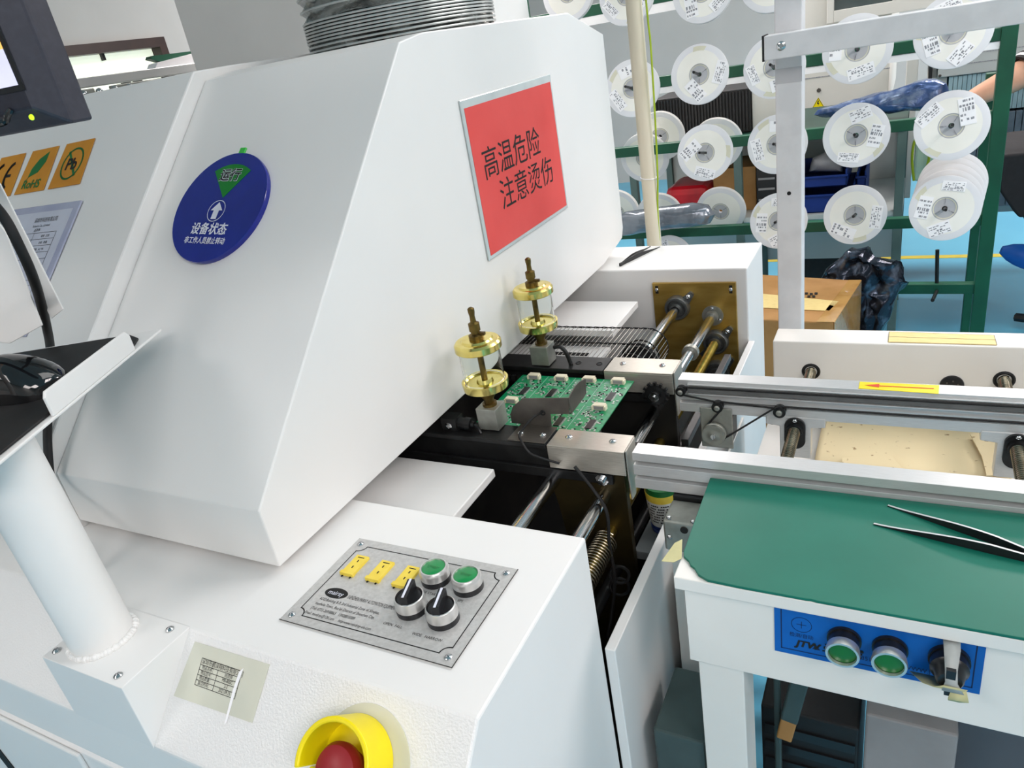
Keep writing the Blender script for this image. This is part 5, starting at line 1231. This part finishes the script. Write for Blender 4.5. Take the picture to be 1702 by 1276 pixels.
# machines farther back
MCY = 3.75
pm_ = thing('placement_machine', 'white placement machine with a yellow hazard sticker, beyond the rack', 'machine', (-0.25, MCY, 0))
a, c = py(1296, 206, MCY), py(1492, -160, MCY)
B().box(a.x, c.x, MCY, MCY + 1.2, a.z, c.z).build('body', MACHW, pm_, bevel=0.006)
B().box(a.x + 0.01, c.x - 0.01, MCY + 0.03, MCY + 1.1, 0, a.z).build('plinth', BLACK, pm_)
b = B()
for u0, v0, u1, v1 in ((1334, 131, 1490, 112), (1340, 72, 1372, 68)):
    p_, q_ = py(u0, v0, MCY), py(u1, v1, MCY); zz = (p_.z + q_.z) / 2; b.box(a.x, c.x, MCY - 0.001, MCY + 0.001, zz - 0.002, zz + 0.002)
b.build('panel_gap', GREYINK, pm_)
TRI = frame(py(1360, 171, MCY - 0.001), (1, 0, 0), (0, -1, 0))
b = B(); slab(b, TRI, [(-0.026, -0.020), (0.026, -0.020), (0.0, 0.024)], 0, 0.001); hz = b.build('hazard_sticker', YELLOW, pm_)
b = B(); flat(b, TRI, [(-0.002, 0.010), (0.003, 0.010), (0.000, 0.000), (0.005, 0.000), (-0.002, -0.014), (0.000, -0.004), (-0.005, -0.004)], 0.0013)
for p_, q_ in (((-0.022, -0.0175), (0.022, -0.0175)), ((0.022, -0.0175), (0, 0.020)), ((0, 0.020), (-0.022, -0.0175))): line(b, TRI, p_, q_, 0.002, 0.0013)
b.build('hazard_mark', INK, pm_); c = py(1361, 150, MCY); B().lathe(c, (0, -1, 0), [(0, 0.010), (0.003, 0.009)], 6).build('bolt', DSTEEL, pm_)
gy = 3.70; a, c = py(1374, 40, gy), py(1725, -180, gy)
gd = thing('machine_guard', 'white machine guard frame with a dark pane, above the white beam', 'machine guard', ((a.x + c.x) / 2, gy, a.z))
b = B(); p_, q_ = py(1386, 18, gy), py(1488, -100, gy)
b.box(a.x, p_.x, gy, gy + 0.03, a.z, c.z).box(p_.x, c.x, gy, gy + 0.03, a.z, p_.z).box(q_.x, c.x, gy, gy + 0.03, p_.z, c.z); b.build('guard_frame', MACHW, gd, bevel=0.002)
B().box(p_.x, q_.x, gy + 0.012, gy + 0.018, p_.z, c.z).build('dark_pane', DGLASS, gd)
bgbox('cable_trunking', 'pale upright cable trunking between the white machine and slatted cabinet', 'trunking', 1494, 84, 1528, 330, 3.62, 0.06, MACHW)
fy = 3.6; a, c = py(1529, 330, fy), py(1760, 55, fy)
fc = thing('slatted_cabinet', 'grey cabinet filled with upright blue grey slats, beyond the rack', 'cabinet', ((a.x + c.x) / 2, fy, 0))
fx1 = c.x + 0.25
b = B(); op, oq = py(1573, 152, fy), py(1529, 330, fy)
zt_ = py(1580, 127, fy).z
b.box(py(1553, 200, fy).x, fx1, fy, fy + 0.5, zt_, py(1600, 62, fy).z + 0.03).box(a.x, py(1573, 150, fy).x, fy + 0.02, fy + 0.5, 0.35, zt_).box(py(1573, 150, fy).x, fx1, fy + 0.09, fy + 0.5, 0.35, zt_)
b.build('housing', MACHG, fc, bevel=0.003)
b = B(); xs = py(1576, 150, fy).x; zmid = py(1640, 185, fy).z
for k in range(22): b.box(xs + k * 0.016, xs + k * 0.016 + 0.0145, fy + 0.01, fy + 0.09, zmid, zt_ - 0.003)
b.build('slats', SLATB, fc, bevel=0.001)
b = B()
for k in range(16): b.box(xs + k * 0.024, xs + k * 0.024 + 0.021, fy + 0.0, fy + 0.085, 0.40, zmid - 0.01)
b.build('slats', SLATD, fc, bevel=0.001)
b = B(); q_ = py(1553, 96, fy); b.box(a.x, py(1553, 100, fy).x - 0.004, fy + 0.0, fy + 0.4, zt_, q_.z); b.build('dark_slot', BLACK, fc)
b = B(); zz = py(1650, 84, fy).z; b.box(py(1553, 200, fy).x, fx1, fy - 0.001, fy + 0.001, zz - 0.0015, zz + 0.0015); zz = py(1650, 100, fy).z; b.box(py(1553, 200, fy).x, fx1, fy - 0.001, fy + 0.001, zz - 0.0015, zz + 0.0015); b.build('panel_gap', GREYINK, fc)
for u, v in ((1562, 126), (1682, 64)): screw(B(), py(u, v, fy - 0.0005), (0, -1, 0), 0.006, 0.003).build('screw', DSTEEL, fc)
bgbox('mint_bin', 'pale mint plastic bin with looped lime cable beyond the rack', 'bin', 1517, 228, 1556, 302, 3.3, 0.15, MINT, 0.01)
b = B(); b.tube([py(1519, 300, 3.27), py(1516, 265, 3.27), py(1520, 235, 3.27), py(1530, 228, 3.27), py(1540, 240, 3.27), py(1544, 262, 3.27), py(1538, 285, 3.27)], 0.005, 8, 6)
tag(b.build('lime_cable', LIME, smooth=True), 'lime cable looped over the pale mint bin', 'cable')
# far line of machines seen over the hood
fl = thing('far_conveyor', 'far conveyor with a grey rail and black rollers, seen over the hood', 'conveyor', (-2.5, 2.0, 0))
xa = -2.45
B().box(xa, xa + 0.04, 1.53, 2.42, 1.445, 1.475).build('rail', ALU, fl, bevel=0.002)
B().box(xa - 0.4, xa + 0.3, 1.53, 2.42, 0.0, 1.36).build('body', MACHG, fl, bevel=0.004)
zr = px(180, 152, xa + 0.12).z; b = B(); b.box(xa + 0.12, xa + 0.22, 1.53, 2.42, 1.36, zr); b.build('black_bed', BLACKAN, fl)
for k in range(12):
    y = 1.56 + k * 0.055; B().ball((xa + 0.20, y, zr), 0.012, 12).build('roller', CHROME, fl, smooth=True)
for y0, y1 in ((1.58, 1.68), (1.76, 1.95), (2.0, 2.1)): B().box(xa + 0.05, xa + 0.09, y0, y1, 1.395, zr + 0.018).build('guide_block', ZINC, fl, bevel=0.003)
p = [px(u, v, xa + 0.03) for u, v in ((256, 119), (262, 104), (324, 88), (324, 108))]
b = B(); b.prism([(v.x, v.y, v.z) for v in p], (-0.05, 0, 0)); tag(b.build('paper_pad', LABELW), 'white paper pad resting on the far conveyor rail', 'paper')
p = [px(u, v, xa + 0.0) for u, v in ((250, 98), (252, 93), (318, 85), (318, 90), (270, 103))]
b = B(); b.prism([(v.x, v.y, v.z) for v in p], (-0.03, 0, 0)); tag(b.build('green_clip', GREENP), 'dark green clip behind the white paper pad', 'clip')

# ================================================================ the seated person at the edge of the frame
def skin(name, joints, edges, mats, parent, root=0, sub=2):
    me = bpy.data.meshes.new(name); o0 = ORIGIN.get(parent.name, V())
    me.from_pydata([tuple(V(p) - o0) for p, r in joints], edges, [])
    o = bpy.data.objects.new(name, me); COL.objects.link(o); o.parent = parent
    md = o.modifiers.new('skin', 'SKIN'); md.use_smooth_shade = True
    for i, (p, r) in enumerate(joints):
        sv = me.skin_vertices[0].data[i]; sv.radius = (r, r) if not isinstance(r, tuple) else r; sv.use_root = (i == root)
    s = o.modifiers.new('sub', 'SUBSURF'); s.levels = s.render_levels = sub
    me.materials.append(mats)
    return o
PS = thing('person', 'seated person in a grey shirt reaching a bare forearm behind the reels', 'person', (0.62, 3.05, 0))
ya = 2.86
wr, el = py(1614, 165, ya), py(1672, 137, ya + 0.02); el2 = py(1702, 122, ya + 0.03)
sh = V((0.50, 3.02, 1.13)); hip = V((0.60, 3.10, 0.66)); ch = V((0.56, 3.12, 1.02)); nk = V((0.545, 3.14, 1.23)); hd = V((0.51, 3.135, 1.37))
kn, kn2 = V((0.330, 3.02, 0.690)), V((0.35, 3.22, 0.67)); an, an2 = V((0.53, 3.14, 0.32)), V((0.55, 3.26, 0.31))
hand = py(1592, 180, ya)
J = [(hip, 0.09), (ch, (0.085, 0.085)), (nk, 0.052), (hd, 0.074), (hd + V((-0.005, 0, 0.085)), 0.082), (sh, 0.048), (el2, 0.046), (el, 0.043), (wr, 0.030), (hand, (0.040, 0.018)),
     (V((0.58, 3.34, 1.12)), 0.048), (V((0.68, 3.44, 0.90)), 0.045), (V((0.58, 3.34, 0.76)), 0.033), (V((0.53, 3.31, 0.755)), (0.038, 0.018)),
     (V((0.56, 3.02, 0.655)), 0.07), (kn + V((0.04, 0, 0)), 0.05), (an, 0.042), (V((0.56, 3.20, 0.65)), 0.07), (kn2 + V((0.04, 0, 0)), 0.05), (an2, 0.042)]
Ed = [(0, 1), (1, 2), (2, 3), (3, 4), (1, 5), (5, 6), (6, 7), (7, 8), (8, 9), (1, 10), (10, 11), (11, 12), (12, 13), (0, 14), (14, 15), (15, 16), (0, 17), (17, 18), (18, 19)]
skin('body', J, Ed, SKIN, PS)
def fingers(base, dirv, side, upv, nm):
    for k in range(4):
        b0 = base + side * (0.012 * (k - 1.5)); L = (0.060, 0.072, 0.068, 0.052)[k]
        skin('finger', [(b0 - dirv * 0.02, 0.0095), (b0 + dirv * L * 0.45, 0.009), (b0 + dirv * L * 0.8 - upv * 0.012, 0.0082), (b0 + dirv * L - upv * 0.03, 0.007)], [(0, 1), (1, 2), (2, 3)], SKIN, PS, sub=1)
    skin('thumb', [(base - dirv * 0.045 - side * 0.012, 0.011), (base - dirv * 0.02 - side * 0.040, 0.010), (base + dirv * 0.012 - side * 0.045, 0.0085)], [(0, 1), (1, 2)], SKIN, PS, sub=1)
dv = (hand - wr).normalized(); fingers(hand + dv * 0.03, dv, V((0, 1, 0)), V((0, 0, 1)), 'hand')
fingers(V((0.50, 3.29, 0.755)), V((-1, -0.3, 0)).normalized(), V((0.3, -1, 0)).normalized(), V((0, 0, 1)), 'hand')
slv = py(1703, 122, ya + 0.03)
skin('shirt', [(V((0.60, 3.10, 0.72)), 0.155), (ch, (0.19, 0.165)), (V((0.55, 3.135, 1.185)), 0.092), (sh, 0.086), (py(1730, 108, ya + 0.06), 0.062), (V((0.58, 3.34, 1.12)), 0.082), (V((0.63, 3.40, 0.99)), 0.062)], [(0, 1), (1, 2), (1, 3), (3, 4), (1, 5), (5, 6)], SHIRT, PS)
dsl = (sh - el2).normalized()
b = B()
for k, m_ in enumerate((1, 0, 1)): b.m(m_).lathe(slv + dsl * (0.000 + 0.009 * k), dsl, [(0, 0.050 + 0.002 * k), (0, 0.060 + 0.001 * k), (0.009, 0.061 + 0.001 * k), (0.009, 0.05)], 28, caps=False)
b.m(2).lathe(slv + dsl * 0.027, dsl, [(0, 0.062), (0.05, 0.068)], 28, caps=False)
b.build('sleeve_cuff', [LABELW, INK, SHIRT], PS, smooth=True)
skin('trousers', [(V((0.62, 3.12, 0.68)), 0.15), (V((0.54, 3.00, 0.69)), 0.108), (kn + V((0.01, -0.01, 0.0)), 0.098), (an, 0.062), (V((0.56, 3.22, 0.655)), 0.108), (kn2, 0.092), (an2, 0.062)], [(0, 1), (1, 2), (2, 3), (0, 4), (4, 5), (5, 6)], TROUSER, PS)
b = B(); b.prism([py(u, v, 2.93) for u, v in ((1657, 266), (1664, 258), (1790, 246), (1790, 350), (1694, 363), (1684, 352), (1661, 318))], (0.02, 0.30, 0.02)); b.build('coat_hem', TROUSER, PS, bevel=0.02, seg=3)
b = B(); b.ball(hd + V((0.012, 0, 0.085)), 0.102, 20, (1.05, 0.9, 0.95)); b.build('hair', HAIR, PS, smooth=True)
b = B(); b.ball(hd + V((-0.074, 0, 0.03)), 0.014, 10, (1.2, 0.8, 1.1)); b.build('nose', SKIN, PS, smooth=True)
for s in (-1, 1):
    b = B(); b.ball(hd + V((-0.064, 0.030 * s, 0.055)), 0.009, 10); b.build('eye', INK, PS, smooth=True)
    b = B(); b.ball(hd + V((0.0, 0.085 * s, 0.03)), 0.026, 10, (0.7, 0.4, 1.2)); b.build('ear', SKIN, PS, smooth=True)
b = B(); b.ball(hd + V((-0.062, 0, -0.012)), 0.016, 10, (0.4, 1.2, 0.35)); b.build('mouth', REDBTN, PS, smooth=True)
for s, a in ((0, an), (1, an2)):
    toe = py(1664, 415, a.y) if s == 0 else a + V((-0.15, 0, -0.03))
    hl = a + V((0.05, 0, -0.06)); L = (hl - toe).length; ax = (toe - hl).normalized()
    b = B(); prev = None; n = 14
    b = B(); b.tube([hl + ax * (L * t) + V((0, 0, 0.0)) for t in [k / 10 for k in range(11)]], [0.02, 0.036, 0.041, 0.042, 0.043, 0.044, 0.045, 0.044, 0.040, 0.031, 0.014], 16)
    b.build('blue_shoe', SHOEB, PS, smooth=True)
st_ = thing('stool', 'tall black work stool under the seated person', 'stool', (0.62, 3.12, 0))
B().lathe((0.63, 3.12, 0.50), (0, 0, 1), [(0, 0.16), (0.02, 0.175), (0.035, 0.165)], 36).build('seat', BLACK, st_, smooth=True)
B().cyl((0.63, 3.12, 0.03), (0.63, 3.12, 0.5), 0.025, 20).build('pillar', CHROME, st_, smooth=True)
B().torus((0.63, 3.12, 0.25), (0, 0, 1), 0.17, 0.010, 40, 8).build('foot_ring', CHROME, st_, smooth=True)
for k in range(5):
    a = k * 2 * math.pi / 5; B().tube([(0.63, 3.12, 0.06), (0.63 + 0.28 * math.cos(a), 3.12 + 0.28 * math.sin(a), 0.03)], 0.018, 8).build('leg', BLACKP, st_, smooth=True)
